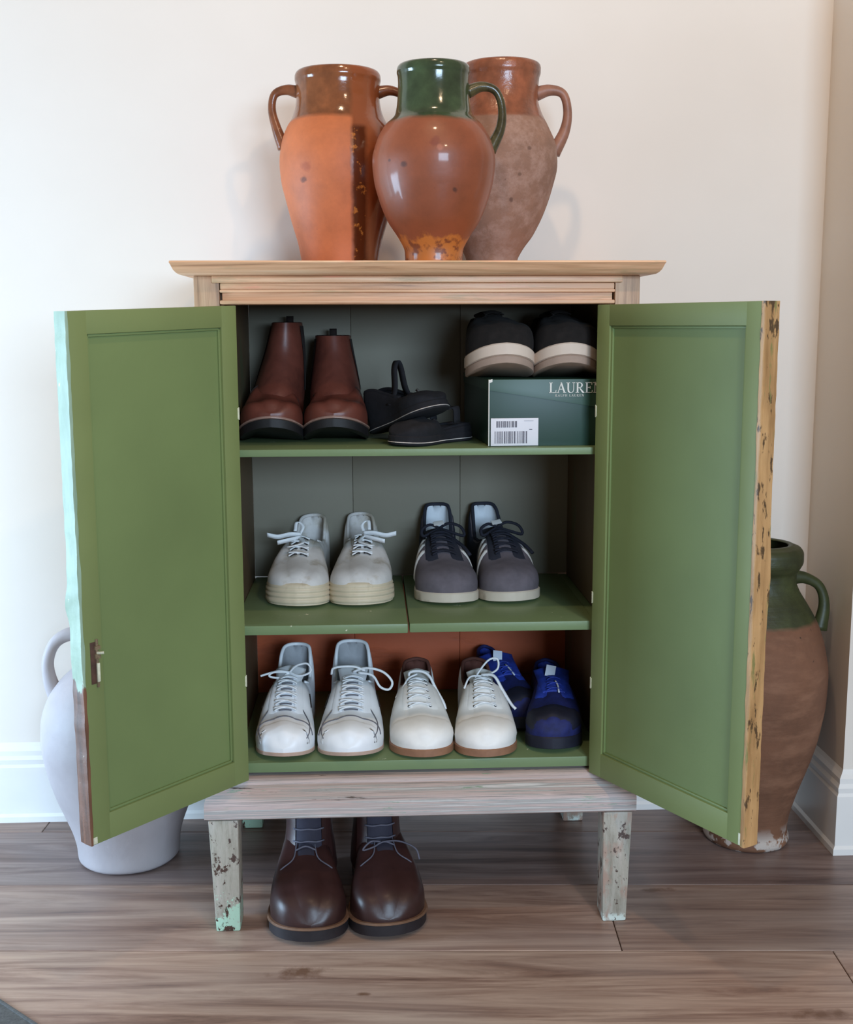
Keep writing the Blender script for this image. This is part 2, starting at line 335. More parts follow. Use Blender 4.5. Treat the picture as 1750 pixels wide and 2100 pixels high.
def tube(pts, r, seg=8, k=5, flat=1.0, smooth_path=True, rad=None, nrm=None):
    P = catmull(pts, k) if smooth_path else [Vector(p) for p in pts]
    rings = []; up = Vector(nrm) if nrm else Vector((0, 0, 1)); N = None
    for i, p in enumerate(P):
        d = (P[min(i + 1, len(P) - 1)] - P[max(i - 1, 0)]).normalized()
        if N is None:
            N = d.cross(up)
            if N.length < 1e-3: N = d.cross(Vector((1, 0, 0)))
            N.normalize()
        N = (N - d * N.dot(d)).normalized(); B = d.cross(N)
        rr = r if rad is None else rad(i / (len(P) - 1)) * r
        rings.append([p + N * math.cos(2 * math.pi * j / seg) * rr + B * math.sin(2 * math.pi * j / seg) * rr * flat for j in range(seg)])
    return loft(rings)
def lerp(a, b, t): return a + (b - a) * t
def interp(x, xs, ys):
    if x <= xs[0]: return ys[0]
    for i in range(len(xs) - 1):
        if x <= xs[i + 1]:
            t = (x - xs[i]) / (xs[i + 1] - xs[i]); return ys[i] + (ys[i + 1] - ys[i]) * t
    return ys[-1]
def sm(x, a, b):
    t = max(0, min(1, (x - a) / (b - a))); return t * t * (3 - 2 * t)
def smooth_table(x, xs, ys):
    """monotone-ish cubic through a table"""
    n = len(xs)
    if x <= xs[0]: return ys[0]
    if x >= xs[-1]: return ys[-1]
    for i in range(n - 1):
        if x <= xs[i + 1]: break
    h = xs[i + 1] - xs[i]; t = (x - xs[i]) / h
    def sl(j):
        if j == 0 or j == n - 1: return (ys[min(j + 1, n - 1)] - ys[max(j - 1, 0)]) / (xs[min(j + 1, n - 1)] - xs[max(j - 1, 0)])
        a = (ys[j] - ys[j - 1]) / (xs[j] - xs[j - 1]); b = (ys[j + 1] - ys[j]) / (xs[j + 1] - xs[j])
        return 0 if a * b <= 0 else 2 * a * b / (a + b)
    m0, m1 = sl(i) * h, sl(i + 1) * h
    return (2 * t ** 3 - 3 * t * t + 1) * ys[i] + (t ** 3 - 2 * t * t + t) * m0 + (-2 * t ** 3 + 3 * t * t) * ys[i + 1] + (t ** 3 - t * t) * m1

# ---------------------------------------------------------------- room
def wall_y(x): return .4305 - .0043 * x
def quadprism(poly, z0, z1):
    n = len(poly); V = [(p[0], p[1], z0) for p in poly] + [(p[0], p[1], z1) for p in poly]
    F = [list(range(n)), [n + i for i in range(n)]] + [[i, (i + 1) % n, n + (i + 1) % n, n + i] for i in range(n)]
    return V, F
v, f = quadprism([(-2.4, wall_y(-2.4)), (.835, wall_y(.835)), (.835, wall_y(.835) + .1), (-2.4, wall_y(-2.4) + .1)], 0, 2.6)
struct(link('wall_back', v, f, 'wall', None, False))
XW = .828
v, f = quadprism([(XW, wall_y(XW)), (XW, .19), (2.2, .19), (2.2, .55), (XW, .55)], 0, 2.6)
struct(link('wall_right', v, f, 'wall', None, False))
# skirting boards with an ogee top and a small shoe at the foot
BBP = [(.0, 0), (.019, 0), (.019, .012), (.015, .018), (.015, .118), (.012, .124), (.013, .134), (.009, .142), (.009, .152), (.004, .160), (0, .168)]
def skirting(name, path):
    """path: list of (x,y) on the wall, room on the left of travel; mitred corners"""
    P = [Vector((p[0], p[1], 0)) for p in path]; rings = []
    for i, p in enumerate(P):
        ds = []
        if i > 0: ds.append((P[i] - P[i - 1]).normalized())
        if i < len(P) - 1: ds.append((P[i + 1] - P[i]).normalized())
        ns = [Vector((d.y, -d.x, 0)) for d in ds]
        nn = sum(ns, Vector()).normalized(); k = 1 / max(.3, nn.dot(ns[0]))
        rings.append([p + nn * k * a + Vector((0, 0, z)) for a, z in BBP])
    v, f = loft(rings); o = link(name, v, f, 'trim', None, False); return struct(o)
skirting('baseboard_back', [(-2.4, wall_y(-2.4)), (XW, wall_y(XW))])
skirting('baseboard_right', [(XW, wall_y(XW) - .012), (XW, .19), (2.2, .19)])
# planked floor
floor = struct(box('floor', (-2.4, 2.2, -2.6, .56, -.06, -.012), 'dark_wood', None, 0))
ANG = R(-3.0); ca, sa = math.cos(ANG), math.sin(ANG)
def clip(poly, nx, ny, c):
    out = []
    for i in range(len(poly)):
        a, b = poly[i], poly[(i + 1) % len(poly)]; da = a[0] * nx + a[1] * ny - c; db = b[0] * nx + b[1] * ny - c
        if da <= 0: out.append(a)
        if da * db < 0:
            t = da / (da - db); out.append((a[0] + (b[0] - a[0]) * t, a[1] + (b[1] - a[1]) * t))
    return out
PW, PL = .232, 1.38
row0 = .0935      # seam through (0, .0935)
joints = {0: .333, -1: .68, 1: -.12, 2: .60, -2: -.25}
for rrow in range(-11, 3):
    y1 = row0 + PW * rrow; y0 = y1 - PW       # rotated frame rows
    j0 = joints.get(rrow, (rrow * .53) % PL)
    for k in range(-3, 3):
        x0 = j0 + k * PL; x1 = x0 + PL; g = .0007
        c = ((x0 + x1) / 2, (y0 + y1) / 2)
        poly = [(x0 + g, y0 + g), (x1 - g, y0 + g), (x1 - g, y1 - g), (x0 + g, y1 - g)]
        wp = [(p[0] * ca - p[1] * sa, p[0] * sa + p[1] * ca) for p in poly]
        wp = clip(wp, .0043, 1, .4305)
        for cl in ((1, 0, 2.2), (-1, 0, 2.4), (0, -1, 2.6)):
            if len(wp) > 2: wp = clip(wp, *cl)
        if len(wp) < 3: continue
        cw = (c[0] * ca - c[1] * sa, c[0] * sa + c[1] * ca)
        lp = [((p[0] - cw[0]) * ca + (p[1] - cw[1]) * sa, -(p[0] - cw[0]) * sa + (p[1] - cw[1]) * ca) for p in wp]
        n = len(lp)
        def inset(p, d): return (p[0] * (1 - d / PL * 2), p[1] - math.copysign(d, p[1]))
        V = [(p[0], p[1], -.012) for p in lp] + [(p[0], p[1], -.0012) for p in lp] + [(inset(p, .0012)[0], inset(p, .0012)[1], 0) for p in lp]
        F = [[n + i for i in range(n)][:0] or list(range(n)), [2 * n + i for i in range(n)]]
        for b in (0, n):
            F += [[b + i, b + (i + 1) % n, b + n + (i + 1) % n, b + n + i] for i in range(n)]
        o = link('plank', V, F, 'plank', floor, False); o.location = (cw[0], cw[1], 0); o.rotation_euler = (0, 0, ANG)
        o.color = {1: (.54, .54, .60, 1), 2: (.62, .60, .62, 1), 0: (.78, .75, .75, 1)}.get(rrow, (1, .97, .95, 1))   # boards of differing tone; cast shade around the cabinet painted into the back rows
# grey mat whose edge crosses the lower left corner of the view
e = Vector((.0592, -.0537, 0)).normalized(); nrm = Vector((-e.y, e.x, 0))
rug = thing('floor_mat', 'grey floor mat entering at the bottom left corner', 'mat', (-.62, -.29, 0), math.atan2(e.y, e.x))
box('mat_body', (-.55, .8, -.7, -.004, 0, .008), 'rug', rug, .003)
box('binding', (-.55, .8, -.006, .0, 0, .0095), 'rug', rug, .002)

# ---------------------------------------------------------------- cabinet
cab = thing('shoe_cabinet', 'green-painted wooden cabinet on legs with both doors open', 'cabinet', (0, 0, 0))
XO, XI, YB, YI = .364, .3185, .412, .400
# cornice top: moulded edge all round the front and sides
prof = [(-.034, 1.1005), (-.040, 1.1012), (-.0455, 1.104), (-.050, 1.108), (-.053, 1.113), (-.055, 1.1165), (-.057, 1.119), (-.056, 1.1215), (-.051, 1.122)]
rings = []
for o_, z in prof:
    d = -o_ ; hx = XO - .012 + d * .72 + (0); rings.append([(-hx, YB, z), (-hx, -d + .004, z), (hx, -d + .004, z), (hx, YB, z)])
v, f = loft(rings); 
top = link('cabinet_top', v, f, 'stripped', cab, 'auto')
# frieze under the top, stepped mouldings
box('frieze_board', (-XI, XI, .004, .022, 1.0545, 1.1005), 'stripped', cab, .001)
hx = .3215
for nm, z0, z1, yy, mm in (('frieze_moulding', 1.089, 1.1003, -.0065, 'stripped'), ('frieze_moulding', 1.0735, 1.0785, -.006, 'stripped'), ('frieze_moulding', 1.0550, 1.0615, -.0045, 'stripped'), ('frieze_moulding', 1.0785, 1.089, .0005, 'stripped')):
    box(nm, (-hx - (.012 if z0 > 1.08 else 0), hx + (.012 if z0 > 1.08 else 0), yy, .006, z0, z1), mm, cab, .0022)
for s in (-1, 1):
    a, b = sorted((s * (XO - .0005), s * .3225))
    box('front_stile', (a, b, 0.0, .022, .2545, 1.1003), 'stripped_v', cab, .0018)
    a, b = sorted((s * XO, s * XI)); box('side_panel', (a, b, .0225, YB, .2545, 1.1003), 'stripped_v', cab, .0015)
    a, b = sorted((s * XI, s * (XI - .0015))); box('side_lining', (a, b, .0225, YI, .262, 1.0995), 'inner', cab, 0)
# back boards: three tongue-and-groove boards each
for z0, z1, mm in ((.5205, 1.099, 'back'), (.262, .5025, 'redwood')):
    for k, (a, b) in enumerate(((-.317, -.118), (-.1175, .098), (.0985, .317))):
        box('back_board', (a, b, YI, YB, z0, z1), mm, cab, .0012)
box('cabinet_ceiling', (-.317, .317, .0225, YI, 1.0905, 1.0998), 'inner', cab, .001)
# shelves
box('shelf', (-.3165, .3165, .0005, YI - .001, .8062, .8186), 'shelf', cab, .002)
box('shelf', (-.3165, -.0205, .0005, YI - .001, .5030, .5198), 'shelf', cab, .0028)
box('shelf', (-.0180, .3000, .0015, YI - .001, .5035, .5200), 'shelf', cab, .0028)
box('shelf_batten', (.300, .3165, .004, YI - .001, .504, .5185), 'shelf', cab, .002)
box('bottom_board', (-.3165, .3165, -.001, YI - .001, .2600, .2780), 'shelf', cab, .002)
# plinth moulding: flares outwards in steps over the legs
pp = [(.004, .2545), (-.006, .2535), (-.013, .2490), (-.015, .2440), (-.026, .2410), (-.029, .2370), (-.040, .2330), (-.047, .2270), (-.0495, .2215), (-.0495, .1975), (-.045, .1945)]
rings = []
for y, z in pp:
    hx = XO - .012 + (.004 - y) * .30; rings.append([(-hx, YB, z), (-hx, y, z), (0, y, z), (hx, y, z), (hx, YB, z)])
v, f = loft(rings); link('plinth_moulding', v, f, 'plinth', cab, 'auto')
# legs: tapered posts with chamfered edges
for s in (-1, 1):
    for yf, yb in ((-.047, .004), (.36, .408)):
        def lf(v, s=s, yf=yf):
            t = 1 - (v.z / .1945); x = v.x
            inner, outer = .3115, .3625 - .010 * t
            u = (abs(v.x) - .3115) / .051; return (s * lerp(inner, outer, u), v.y - (.012 * t if yf < .1 else 0), v.z)
        a, b = sorted((s * .3115, s * .3625))
        box('leg', (a, b, yf, yb, 0, .1945), 'leg', cab, .004, lf)
    a, b = sorted((s * .311, s * .268)); box('corner_block', (a, b, -.012, .03, .1845, .1950), 'leg', cab, .002)

# doors -----------------------------------------------------------
def door(side, W, al, pivx, sag):
    a = R(al); u_ = Vector((math.cos(a), -math.sin(a), 0)); n_ = Vector((math.sin(a), math.cos(a), 0)); T = .0271
    def f(v):  # v = (u, n, z)
        p = Vector((-pivx, -.0006, 0)) + u_ * v[0] + n_ * v[1]; z = v[2] - sag * v[0] / .325
        return Vector((p.x if side < 0 else -p.x, p.y, z))
    z0, z1 = .2543, 1.0529
    st, hs, tr, br = .036, .031, .034, .042
    def rag(amt, q):
        def g(v):
            p = Vector(v); 
            if amt and v[0] > W - .004: p.x += (noise.noise(Vector((v[2] * 22, v[1] * 30, q))) * amt)
            return f(p)
        return g
    def stileg(u0, u1, zz0, zz1, seg=1):
        return boxgeo(u0, u1, 0, T, zz0, zz1, .0016, f)
    G = [stileg(0, hs, z0, z1), stileg(W - st, W - .0022, z0, z1), stileg(hs - .002, W - st + .002, z1 - tr, z1), stileg(hs - .002, W - st + .002, z0, z0 + br)]
    v, fs = join(*G); d = link('door', v, fs, 'green', cab, 'auto')
    # panel with a sunk bead around it
    v, fs = boxgeo(hs - .001, W - st + .001, .006, T - .007, z0 + br - .001, z1 - tr + .001, 0, f)
    link('door_panel', v, fs, 'green_panel', d, False)
    bead = []
    bw = .004
    for (a0, a1, b0, b1) in ((hs, hs + bw, z0 + br, z1 - tr), (W - st - bw, W - st, z0 + br, z1 - tr), (hs, W - st, z0 + br, z0 + br + bw), (hs, W - st, z1 - tr - bw, z1 - tr)):
        bead.append(boxgeo(a0, a1, T - .0075, T - .0035, b0, b1, .0012, f))
    v, fs = join(*bead); link('panel_bead', v, fs, 'green_panel', d, 'auto')
    # ragged lipping on the free edge
    N = 110; rings = []
    for i in range(N + 1):
        z = lerp(z0, z1, i / N); q = noise.noise(Vector((z * 26, 3.1 * side, 0))); q2 = noise.noise(Vector((z * 60, 7 * side, 2)))
        wear = .0016 if side < 0 else .0011
        bulge = .005 * math.exp(-((z - .625) / .02) ** 2) if side < 0 else .003 * math.exp(-((z - .66) / .05) ** 2)
        e0 = W + q * wear + q2 * .0008; inn = T + .0002 + max(0, q2) * .0006
        lapi = .0035 + .003 * max(0, q + .2) + (.0035 if side > 0 else .001)
        rings.append([f(p) for p in ((W - .0024, .0008, z), (e0 + bulge, -.0002 - bulge * .4, z), (e0 + .0006, T * .5, z), (e0 - .0004, T, z), (W - .0025, inn + .0006, z), (W - lapi, inn + .0004, z), (W - lapi, T - .001, z), (W - .0024, T - .001, z))])
    v, fs = loft(rings); link('edge_strip', v, fs, 'mint_edge' if side < 0 else 'bare_edge', d, 'auto')
    # hinges on the inner jamb side
    for zz in ((.43, .88) if side < 0 else (.415, .565, .88)):
        v, fs = join(boxgeo(.0005, .003, T - .001, T + .0006, zz - .009, zz + .009, .0003, f), tube([f((0, T - .001, zz - .010)), f((0, T - .001, zz)), f((0, T - .001, zz + .010))], .0014, 8, 2))
        link('hinge', v, fs, 'cream_metal', d, 'auto')
    if side < 0:   # surface bolt near the free edge
        c = .538; u0 = W - .019
        v, fs = boxgeo(u0 - .010, u0 + .004, T - .0005, T + .0008, c - .034, c + .030, .0005, f)
        link('bare_patch', v, fs, 'dark_wood', d, 'auto')
        v, fs = join(boxgeo(u0 - .0085, u0 - .0045, T, T + .003, c - .04, c + .034, .0008, f),
                     boxgeo(u0 - .011, u0 - .002, T, T + .005, c + .004, c + .012, .001, f),
                     boxgeo(u0 - .011, u0 - .002, T, T + .005, c + .018, c + .024, .001, f))
        b = link('bolt_latch', v, fs, 'old_metal', d, 'auto')
        v, fs = join(boxgeo(u0 - .0088, u0 - .0042, T + .002, T + .0055, c - .031, c - .002, .001, f),
                     tube([f((u0 - .0065, T + .003, c + .013)), f((u0 - .0085, T + .008, c + .0135)), f((u0 - .0125, T + .011, c + .0135))], .0022, 8, 3))
        link('bolt', v, fs, 'cream_metal', b, 'auto') if False else link('sliding_bolt', v, fs, 'cream_metal', d, 'auto')
    # flaked spots at the outer lower corner
    v, fs = boxgeo(W - .012, W - .003, T - .001, T + .0006, z0 + .0015, z0 + .020 if side > 0 else z0 + .012, .0004, rag(.0, 1))
    link('flaked_corner', v, fs, 'cream_metal', d, 'auto')
    return d
door(-1, .3112, 133.89, .3135, .012)
door(1, .3561, 119.39, .3146, .001)

# ---------------------------------------------------------------- pots
def pot(name, label, loc, prof, mat, handles, lean=0, wall=.007, N=56, wob=.0, cat='pot', hm=None):
    t = thing(name, label, cat, loc)
    zs = [p[1] for p in prof]; rs = [p[0] for p in prof]
    P = []
    for i in range(len(prof) - 1):
        for k in range(4):
            z = lerp(zs[i], zs[i + 1], k / 4); P.append((smooth_table(z, zs, rs) if zs[-1] > zs[0] else lerp(rs[i], rs[i + 1], k / 4), z))
    P.append(prof[-1])
    inner = [(max(.004, r - wall), z) for r, z in reversed(P) if z > .012]
    out = [(0.001, 0), (P[0][0] * .97, 0)] + [(r, z + (0.002 if i == 0 else 0)) for i, (r, z) in enumerate(P)]
    rimr, rimz = P[-1]
    out += [(rimr - wall * .3, rimz + .0025), (rimr - wall * .75, rimz + .0022)] + inner + [(.001, inner[-1][1])]
    rings = []
    for r, z in out:
        ring = []
        for j in range(N):
            a = 2 * math.pi * j / N
            q = r * (1 + wob * noise.noise(Vector((math.cos(a) * 1.5, math.sin(a) * 1.5, z * 8))))
            ring.append((q * math.cos(a) + lean * z, q * math.sin(a), z))
        rings.append(ring)
    v, f = loft(rings, True, True, True); link('body', v, f, mat, t)
    for pts, rad, flat in handles:
        pp = [(p[0] + lean * p[2], p[1], p[2]) for p in pts]
        v, f = tube(pp, rad, 12, 7, flat, rad=lambda q: 1.25 - .5 * math.sin(math.pi * q), nrm=(0, 1, 0)); link('handle', v, f, hm or mat, t)
    return t
ZT = 1.1221
def norm(rows, z0): return [(r, z - z0) for r, z in reversed(rows)]
pl = norm([(.0712, 1.4424), (.0726, 1.438), (.0728, 1.4325), (.0712, 1.4260), (.0706, 1.4180), (.0708, 1.4026), (.0735, 1.3850), (.0790, 1.3700), (.0885, 1.3546), (.0978, 1.3305), (.1022, 1.2981), (.0992, 1.2656), (.0934, 1.2411), (.0827, 1.2001), (.0711, 1.1589), (.0653, ZT)], ZT)
z = lambda q: q - ZT
pot('terracotta_pot', 'orange terracotta pot with dark glaze drip, left on cabinet top', (-0.1315, .215, ZT), pl, 'pot_left',
    [([(-.066, 0, z(1.413)), (-.088, 0, z(1.417)), (-.108, 0, z(1.409)), (-.113, 0, z(1.385)), (-.106, 0, z(1.355)), (-.094, 0, z(1.322))], .0088, .95),
     ([(.066, 0, z(1.413)), (.088, 0, z(1.417)), (.108, 0, z(1.409)), (.113, 0, z(1.385)), (.106, 0, z(1.355)), (.094, 0, z(1.322))], .0088, .95)], wob=.02, hm='handle_brown').scale = (1.03, 1.03, 1.042)
pg = norm([(.0590, 1.4389), (.0602, 1.4350), (.0604, 1.4300), (.0588, 1.4234), (.0583, 1.4100), (.0593, 1.3924), (.0636, 1.3651), (.0816, 1.3456), (.0949, 1.3221), (.1025, 1.2905), (.0995, 1.2588), (.0938, 1.2350), (.0784, 1.1950), (.0579, 1.1628), (.0489, 1.1427), (.0481, ZT)], ZT)
pot('green_necked_pot', 'brown glazed pot with green neck, middle of cabinet top', (0.0291, .073, ZT), pg, 'pot_green',
    [([(.056, .008, z(1.402)), (.080, .010, z(1.411)), (.103, .012, z(1.405)), (.114, .013, z(1.380)), (.112, .012, z(1.345)), (.094, .010, z(1.308))], .0088, .95)], wob=.02, hm='handle_green')
pr = norm([(.0700, 1.4839), (.0712, 1.4790), (.0712, 1.4710), (.0690, 1.4620), (.0682, 1.4450), (.0690, 1.4264), (.0757, 1.4050), (.0920, 1.3753), (.1074, 1.3410), (.1110, 1.3066), (.1050, 1.2720), (.0930, 1.2285), (.0740, 1.1847), (.0560, 1.1583), (.0470, 1.138), (.0460, ZT)], ZT)
pot('dusty_pot', 'tall dusty brown-grey pot with brown neck, right on cabinet top', (.147, .275, ZT), pr, 'pot_dusty',
    [([(.064, 0, z(1.436)), (.090, 0, z(1.443)), (.115, 0, z(1.436)), (.125, 0, z(1.405)), (.121, 0, z(1.370)), (.103, 0, z(1.332))], .0105, .95),
     ([(-.064, 0, z(1.436)), (-.090, 0, z(1.443)), (-.112, 0, z(1.436)), (-.120, 0, z(1.405)), (-.118, 0, z(1.370)), (-.103, 0, z(1.332))], .0105, .95)], lean=.045, wob=.02, hm='handle_dusty')
pf = [(.080, 0), (.084, .010), (.080, .026), (.082, .05), (.094, .10), (.115, .17), (.134, .24), (.142, .30), (.1425, .345), (.136, .395), (.122, .440), (.108, .466), (.092, .492), (.080, .512), (.074, .530), (.074, .545), (.080, .556), (.086, .570), (.086, .584), (.080, .596), (.070, .600)]
pot('brown_floor_jar', 'tall brown clay jar with olive glazed neck on floor', (.668, .268, 0), pf, 'pot_floor',
    [([(.070, 0, .534), (.098, 0, .531), (.126, 0, .514), (.137, 0, .478), (.130, 0, .428)], .0125, .8), ([(-.070, 0, .534), (-.098, 0, .531), (-.126, 0, .514), (-.137, 0, .478), (-.130, 0, .428)], .0125, .8)], wall=.014, wob=.03, cat='jar', hm='handle_olive')
pw = [(.090, 0), (.0965, .008), (.098, .03), (.104, .06), (.118, .10), (.137, .15), (.150, .20), (.155, .24), (.152, .28), (.140, .32), (.118, .355), (.092, .380), (.070, .396), (.060, .412), (.060, .440), (.066, .455), (.066, .462)]
pot('white_floor_jar', 'chalky white round-bellied jar on floor behind left door', (-.560, .252, 0), pw, 'pot_white',
    [([(-.055, 0, .440), (-.090, 0, .446), (-.122, 0, .430), (-.138, 0, .395), (-.136, 0, .355), (-.122, 0, .315)], .0145, .85), ([(.055, 0, .440), (.090, 0, .446), (.122, 0, .430), (.138, 0, .395), (.136, 0, .355), (.122, 0, .315)], .0145, .85)], wall=.01, wob=.02, cat='jar')

# ---------------------------------------------------------------- shoes
UX = [0, .006, .02, .05, .10, .18, .30, .45, .58, .70, .80, .88, .94, .975, .993, 1]
UW = [.0, .20, .34, .49, .595, .65, .67, .72, .85, .97, 1.0, .90, .71, .47, .25, .0]
class Last:
    """parametric shoe: toe towards -y, heel towards +y, standing on z = 0"""
    def __init__(s, L=.29, W=.11, side=1, sole=.02, h=None, uo=.38, r_open=.74, spring=.006, e1=.62, e2=.8, heel_back=.0, bend=.05, uw=None):
        s.L, s.W, s.side, s.sole, s.uo, s.ro, s.spring, s.e1, s.e2, s.bend = L, W, side, sole, uo, r_open, spring, e1, e2, bend
        s.hx, s.hy = h; s.uw = uw or UW
    def hw(s, u): return .5 * s.W * smooth_table(u, UX, s.uw)
    def cx(s, u): return s.side * s.W * s.bend * (math.sin(u * math.pi * 1.1) - .9 * max(0, u - .6) / .4)
    def lift(s, u): return s.spring * max(0, (u - .68) / .32) ** 1.8
    def yy(s, u): return s.L * (1 - u)
    def opening(s, u): return sm(u, .012, .045) * (1 - sm(u, s.uo - .05, s.uo)) if s.uo > 0 else 0
    def surf(s, u, q, off=0):
        if off:
            e = .004
            a = s.surf(min(1, u + e), q) - s.surf(max(0, u - e), q); b = s.surf(u, min(1, q + .02)) - s.surf(u, max(-1, q - .02))
            n = b.cross(a)
            if n.length < 1e-9: n = Vector((0, -1, 0))
            n.normalize()
            p = s.surf(u, q); 
            c = Vector((s.cx(u), s.yy(u), s.sole))
            if n.dot(p - c) < 0: n = -n
            return p + n * off
        w = s.hw(u); h = smooth_table(u, s.hx, s.hy); o = s.opening(u); r = w * lerp(.42, s.ro, o)
        aq = abs(q); zb = s.sole + s.lift(u)
        if aq >= .4:
            a = (1 - aq) / .6 * math.pi / 2
            x = r + (w - r) * max(0, math.cos(a)) ** s.e1; z = h * max(0, math.sin(a)) ** s.e2
            bl = .0035 * math.sin((1 - aq) / .6 * math.pi) * sm(w, 0, .02); x += bl * (1 - .5 * o)
        else:
            b = (.4 - aq) / .4
            xo, zo = r * math.sqrt(max(0, 1 - b * b)), h - (h - .012) * math.sin(min(1, b * 1.5) * math.pi / 2)
            xc, zc = r * (1 - b), h + .0055 * (1 - (1 - b) ** 2) * sm(h, .01, .03)
            x, z = lerp(xc, xo, o), lerp(zc, zo, o)
        return Vector((s.cx(u) + math.copysign(x, q) if q else s.cx(u), s.yy(u), zb + z))
def us(n): return [.5 - .5 * math.cos(math.pi * i / n) for i in range(n + 1)]
def grid(fn, A, B):
    V = [fn(a, b) for a in A for b in B]; nb = len(B)
    F = [[i * nb + j, i * nb + j + 1, (i + 1) * nb + j + 1, (i + 1) * nb + j] for i in range(len(A) - 1) for j in range(nb - 1)]
    return V, F
def lin(a, b, n): return [a + (b - a) * i / n for i in range(n + 1)]
def sole_geo(s, z0, z1, out=.003, lines=0, u0=0, u1=1):
    rings = []; U = us(44)
    layers = [(z0, out - .004), (z0 + .002, out)]
    n = 3 + lines * 4
    for i in range(1, n + 1):
        t = i / (n + 1); layers.append((lerp(z0 + .002, z1 - .002, t), out - (.0016 if lines and i % 4 == 2 else 0)))
    layers += [(z1 - .002, out), (z1, out - .002), (z1, out - .010)]
    for z, o in layers:
        ring = []
        for sd, UU in ((-1, U), (1, U[::-1][1:-1])):
            for u in UU:
                w = s.hw(u); k = (s.W * .5 + o) / (s.W * .5)
                yv = s.L * .5 + (s.yy(u) - s.L * .5) * (s.L * .5 + o) / (s.L * .5)
                ring.append(Vector((s.cx(u) + sd * w * k, yv, z + s.lift(u))))
        rings.append(ring)
    return loft(rings)
def patch(s, u0, u1, q0, q1, off=.0012, nu=10, nq=8, tap=None):
    """thin raised overlay on the upper"""
    A, B = lin(u0, u1, nu), lin(q0, q1, nq); V = []
    for i, a in enumerate(A):
        for j, b in enumerate(B):
            edge = i in (0, nu) or j in (0, nq); aa = a
            if tap: aa = tap(a, b)
            V.append(s.surf(min(1, max(0, aa)), b, -.0006 if edge else off))
    nb = nq + 1
    F = [[i * nb + j, i * nb + j + 1, (i + 1) * nb + j + 1, (i + 1) * nb + j] for i in range(nu) for j in range(nq)]
    return V, F
def lace_rows(s, rows, q=.30, r=.0022, cross=False, off=.003, jitter=0):
    G = []
    for i, u in enumerate(rows):
        du = (rows[1] - rows[0]) * .45 if cross and len(rows) > 1 else 0
        G.append(tube([s.surf(u + lerp(du, 0, (k / 6)), lerp(-q, q, k / 6), off + .001 * math.sin(k)) for k in range(7)], r, 6, 3, .6))
        if cross:
            G.append(tube([s.surf(u + lerp(0, du, (k / 6)), lerp(-q, q, k / 6), off + .0015) for k in range(7)], r, 6, 3, .6))
    return G
def bow(s, u, zoff, size=.03, r=.002, drop=.03, tilt=0, ends=(1, 1), open_=1.0):
    c = s.surf(u, 0, .006) + Vector((0, 0, zoff)); G = []
    for sd, k in ((-1, ends[0]), (1, ends[1])):
        if k:
            G.append(tube([c, c + Vector((sd * size * .5 * k, -.004, .010 * open_)), c + Vector((sd * size * k, -.010, .004)), c + Vector((sd * size * 1.02 * k, -.014, -.008 * open_)), c + Vector((sd * size * .6 * k, -.012, -.006 * open_)), c + Vector((0, -.003, 0))], r, 6, 5, .7))
        G.append(tube([c, c + Vector((sd * size * .3, -.010, .0)), c + Vector((sd * size * .75, -.018, -drop * .5)), c + Vector((sd * size * .9, -.022, -drop))], r, 6, 5, .7))
    G.append(tube([c + Vector((-.004, -.002, 0)), c + Vector((0, -.005, 0)), c + Vector((.004, -.002, 0))], r * 1.7, 6, 3))
    return G
def tongue(s, u0, top_u, top_z, w0, w1, back=.0, th=.004):
    """sheet rising from the throat"""
    p0 = s.surf(u0, 0, .001); p1 = s.surf(lerp(u0, s.uo, .6), 0, .0015); y = s.yy(top_u)
    C = catmull([p0, p1, Vector((s.cx(s.uo), s.yy(s.uo) , lerp(p1.z, top_z, .45))), Vector((s.cx(top_u), y, top_z)), ], 6)
    n = len(C); front, backv = [], []; nb = 9
    for i, p in enumerate(C):
        t = i / (n - 1); w = lerp(w0, w1, t) * (1 if t < .93 else math.sqrt(max(.15, 1 - ((t - .93) / .07) ** 2 * .5)))
        d = (C[min(i + 1, n - 1)] - C[max(i - 1, 0)]).normalized(); nn = Vector((0, -d.z, d.y)); nn = nn if nn.y < 0 or nn.z > 0 else -nn
        for j in range(nb):
            k = j / (nb - 1) * 2 - 1; front.append(p + Vector((k * w, 0, 0)) - nn * (k * k) * .007)
    V = front + [v + Vector((0, th, -th * .4)) for v in front]; F = []
    m = len(front)
    for i in range(n - 1):
        for j in range(nb - 1):
            a = i * nb + j; q = [a, a + 1, a + nb + 1, a + nb]; F.append(q); F.append([k + m for k in reversed(q)])
    border = [i for i in range(nb)] + [i * nb + nb - 1 for i in range(1, n)] + [(n - 1) * nb + j for j in range(nb - 2, -1, -1)] + [i * nb for i in range(n - 2, 0, -1)]
    for i in range(len(border)):
        a, b = border[i], border[(i + 1) % len(border)]; F.append([a, b, b + m, a + m])
    return V, F
def collar_tube(s, r=.0035):
    U = lin(.03, s.uo - .03, 12)
    pts = [s.surf(u, -.4) for u in reversed(U)] + [s.surf(.012, 0) + Vector((0, 0, .0))] + [s.surf(u, .4) for u in U]
    return tube(pts, r, 8, 3)
